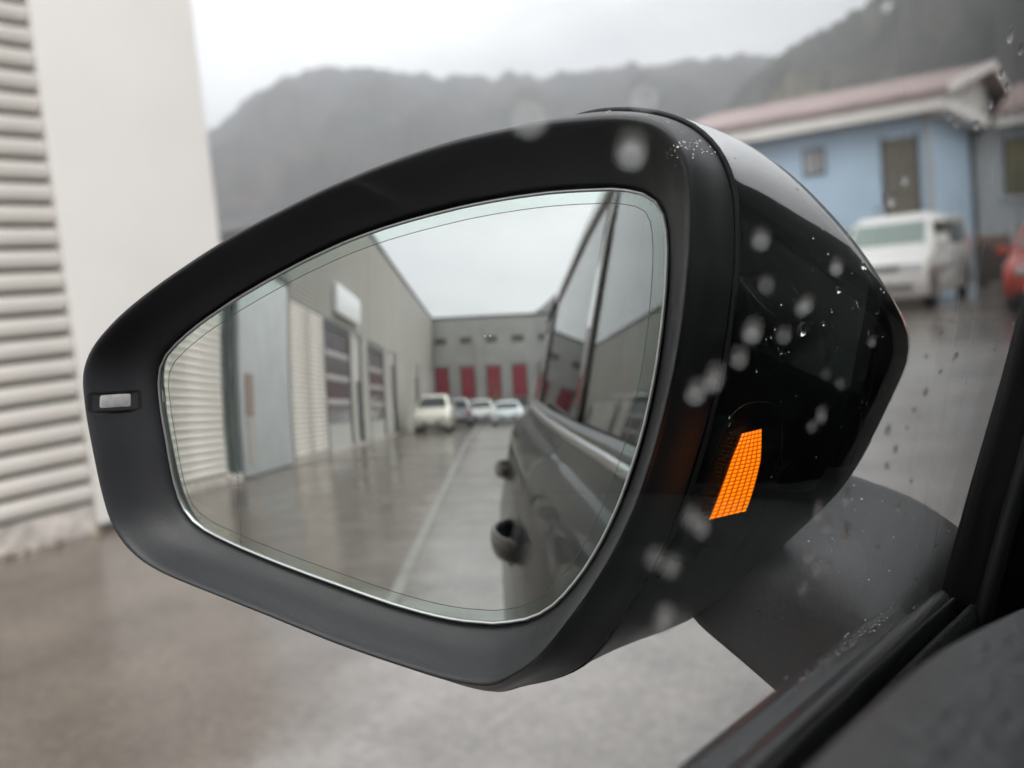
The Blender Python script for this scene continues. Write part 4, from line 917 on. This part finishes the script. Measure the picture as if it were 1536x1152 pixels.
# ------------------------------------------------------------------ rain
def dome(v, f, P, N_, r_, stretch=1.0, flat=.45, jit=.12, down=None, segs=14, rings=5):
    N_ = N_.normalized(); T = (down or Vector((0, 0, -1))); T = (T-N_*T.dot(N_)); T = T.normalized() if T.length > 1e-4 else N_.orthogonal().normalized(); B = N_.cross(T)
    b = len(v); ph = random.uniform(0, 6.28); q = random.uniform(0, 6.28)
    sh = [1+jit*math.sin(2*math.pi*i/segs+ph)+jit*.6*math.sin(4*math.pi*i/segs+q) for i in range(segs)]
    v.append(P+N_*(r_*flat*2*.98))
    for k in range(1, rings+1):
        a = math.pi/2*k/rings
        for i in range(segs):
            t = 2*math.pi*i/segs; v.append(P+(T*math.cos(t)*stretch+B*math.sin(t))*(r_*math.sin(a)*sh[i])+N_*(r_*flat*2*math.cos(a)*.98))
    for i in range(segs): f.append((b, b+1+i, b+1+(i+1) % segs))
    for k in range(rings-1):
        for i in range(segs): f.append((b+1+k*segs+i, b+1+(k+1)*segs+i, b+1+(k+1)*segs+(i+1) % segs, b+1+k*segs+(i+1) % segs))
    f.append(tuple(b+1+(rings-1)*segs+i for i in range(segs-1, -1, -1)))
DROPS = [('over the mirror housing', [(0.0975, 1.1635, 1.7, 1.1), (0.0772, 1.1654, 1.6, 1.1), (0.0991, 1.1693, 1.5, 1.1), (0.1402, 1.1539, 1.3, 1.1), (0.1448, 1.1473, 0.9, 1.1), (0.1798, 1.1487, 1.4, 1.1), (0.1658, 1.143, 1.2, 1.1), (0.1634, 1.1424, 1.0, 1.1), (0.1422, 1.1406, 1.7, 1.1), (0.1562, 1.1387, 1.1, 1.1), (0.1379, 1.1371, 1.3, 1.1), (0.1295, 1.1351, 1.6, 1.1), (0.1238, 1.1339, 1.4, 1.1), (0.1286, 1.1345, 1.0, 1.1), (0.2132, 1.1322, 0.9, 1.1), (0.1938, 1.126, 0.8, 1.1), (0.1796, 1.1199, 0.9, 1.1), (0.1828, 1.1292, 0.6, 1.1)]), ('over the mirror arm and lower housing', [(0.2136, 1.0989, 1.1, 2.0), (0.2707, 1.083, 0.9, 1.5), (0.1931, 1.1009, 1.0, 1.8), (0.2014, 1.0957, 1.0, 1.8), (0.219, 1.0893, 1.2, 2.1), (0.2151, 1.0925, 0.7, 1.1), (0.1908, 1.0925, 1.0, 1.7), (0.1987, 1.0877, 1.1, 2.0), (0.2079, 1.0851, 0.9, 1.6), (0.2544, 1.0788, 0.6, 1.1), (0.2533, 1.0764, 0.7, 1.3), (0.191, 1.0851, 0.8, 1.3), (0.1228, 1.1018, 1.6, 1.3), (0.1276, 1.1157, 1.0, 1.1), (0.1228, 1.1097, 1.2, 1.1), (0.1168, 1.1126, 1.0, 1.1), (0.132, 1.1131, 1.3, 1.1), (0.1847, 1.1215, 1.0, 1.5), (0.1239, 1.102, 0.8, 1.1)]), ('over the wet ground between housing and window post', [(0.2796, 1.1314, 0.7, 1.1), (0.3153, 1.118, 1.0, 1.6), (0.3119, 1.1174, 0.7, 1.1), (0.2793, 1.1121, 1.0, 1.7), (0.2684, 1.1093, 0.9, 1.1), (0.2423, 1.1085, 1.0, 1.9), (0.2634, 1.1053, 0.7, 1.1), (0.2543, 1.1015, 0.9, 1.6), (0.2478, 1.0986, 0.9, 1.4), (0.2808, 1.0878, 0.7, 1.3), (0.2716, 1.1227, 0.8, 1.1), (0.2956, 1.1158, 0.9, 1.1), (0.3409, 1.1068, 0.5, 1.1), (0.3893, 1.1124, 0.6, 1.4), (0.2968, 1.1297, 0.7, 1.1), (0.2855, 1.1274, 0.9, 1.1), (0.4123, 1.1005, 0.4, 1.1), (0.3215, 1.0688, 0.5, 1.1), (0.3623, 1.0529, 0.8, 1.1), (0.3422, 1.0524, 0.9, 1.1), (0.3162, 1.0487, 0.9, 1.3), (0.423, 1.1191, 0.9, 1.5)]), ('before the hillside and blue building', [(0.3087, 1.2057, 1.3, 1.9), (0.3284, 1.2042, 1.1, 1.6), (0.3058, 1.1952, 1.2, 1.3), (0.3177, 1.1931, 1.2, 1.1), (0.2976, 1.1865, 1.0, 1.1), (0.2582, 1.1787, 0.9, 1.1), (0.2827, 1.1802, 1.1, 1.2), (0.2184, 1.165, 1.2, 1.1), (0.2103, 1.1609, 1.5, 1.2), (0.1859, 1.193, 1.6, 1.1), (0.2491, 1.1795, 0.6, 1.1), (0.3315, 1.1742, 0.5, 1.1), (0.2006, 1.1584, 0.6, 1.1)])]

wn_ = Vector((-1, 0, .22)).normalized()
for where, lst in DROPS:
    for y, z, r_, st in lst:
        v, f = [], []; P = Vector((XG(z)-.003, y, z))+wn_*.00003
        dome(v, f, P, wn_, r_*(.00084 if 'housing' in where and 'arm' not in where else .001), st, .46, .1, segs=18, rings=8)
        o = mesh('raindrop', v, f, M['water'], None, True); tag(o, 'clear rain drop on the side window '+where, 'raindrop', 'rain drops on the side window '+where)
def droplets(name, label, items):
    v, f = [], []
    for P, N_, r_, st in items: dome(v, f, P+N_*.00001, N_, r_*.001, st, .4, .15, segs=9, rings=3)
    o = mesh(name, v, f, M['water'], None, True); o['kind'] = 'stuff'; o['label'] = label; o['category'] = 'rain drops'; return o
it = []
for i in range(46):
    a = random.random(); u, q = 93+14*a+random.gauss(0, .8), 80.5+6*a+random.gauss(0, 1.7)
    h = bez_bvh.ray_cast(L3(u, q, 60), -Mn)
    if h[0]: it.append((h[0], h[1] if h[1].dot(Mn) > 0 else -h[1], random.uniform(.25, .6)*(.6+a*.5), 1.2))
for k in range(60):
    i = random.randrange(6, 44); p = RIM[i]; h = bez_bvh.ray_cast(L3(p[0], p[1]+30, random.uniform(0, 10)), -Mv)
    if h[0]: it.append((h[0], h[1] if h[1].z > 0 else -h[1], random.uniform(.15, .5), 1))
droplets('rain_droplets', 'tiny rain droplets beaded on the matt mirror bezel', it)
it = []
for (v_, e, r_) in ((92, -38, 2.3), (96, -55, 1.3), (82.3, -21.3, .9), (80, -21.5, .6), (88, -46, .9), (90, -50, .6), (97, -75, 1.6), (86, -62, .5)):
    h = cap_bvh.ray_cast(L3(260, v_+25, e), (-Mu*.8-Mv*.6).normalized())
    if h[0]: it.append((h[0], h[1] if h[1].dot(Mu+Mv) > 0 else -h[1], r_, 1.3))
for k in range(120):
    h = cap_bvh.ray_cast(L3(260, random.uniform(-20, 100)+20, random.uniform(-88, -22)), (-Mu*.85-Mv*random.uniform(.1, .7)).normalized())
    if h[0]: it.append((h[0], h[1] if h[1].dot(Mu+Mv*.5) > 0 else -h[1], random.choice((.15, .2, .25, .3, .45)), 1.2))
droplets('rain_droplets', 'rain droplets scattered over the gloss mirror housing', it)
it = []
for k in range(60): y = random.gauss(.30, .022); x_ = random.uniform(-.0955, -.089); it.append((Vector((x_, y, interp(ZB, y)+.0010)), Vector((0, 0, 1)), random.uniform(.35, .9), 1.1))
for k in range(60): y = random.uniform(.14, .45); x_ = random.uniform(-.0955, -.080); it.append((Vector((x_, y, interp(ZB, y)+.0012)), Vector((0, 0, 1)), random.uniform(.2, .6), 1.1))
droplets('rain_droplets', 'rain droplets on the dark belt trim under the window', it)
arm_bvh = bvh_of(ao); it = []
for k in range(70):
    x_, y = random.uniform(-.15, -.098), random.uniform(.36, .50); h = arm_bvh.ray_cast(Vector((x_, y, 1.2)), Vector((0, 0, -1)))
    if h[0]: it.append((h[0], h[1] if h[1].z > 0 else -h[1], random.uniform(.2, .7), 1))
droplets('rain_droplets', 'rain droplets on the grey mirror arm', it)

# ------------------------------------------------------------------ hazy air
v, f = boxvf(-1085, 1085, -1085, 1085, -4, 240)
hz = mesh('haze', v, f, None); hz['kind'] = 'stuff'; hz['label'] = 'pale wet haze in front of the mountains'
hm = bpy.data.materials.new('haze'); hm.use_nodes = True; t = hm.node_tree; t.nodes.clear()
pv = t.nodes.new('ShaderNodeVolumePrincipled'); pv.inputs['Color'].default_value = (.90, .92, .97, 1); pv.inputs['Density'].default_value = .0012; pv.inputs['Anisotropy'].default_value = .2
ou = t.nodes.new('ShaderNodeOutputMaterial'); t.links.new(pv.outputs[0], ou.inputs['Volume']); hz.data.materials.append(hm)
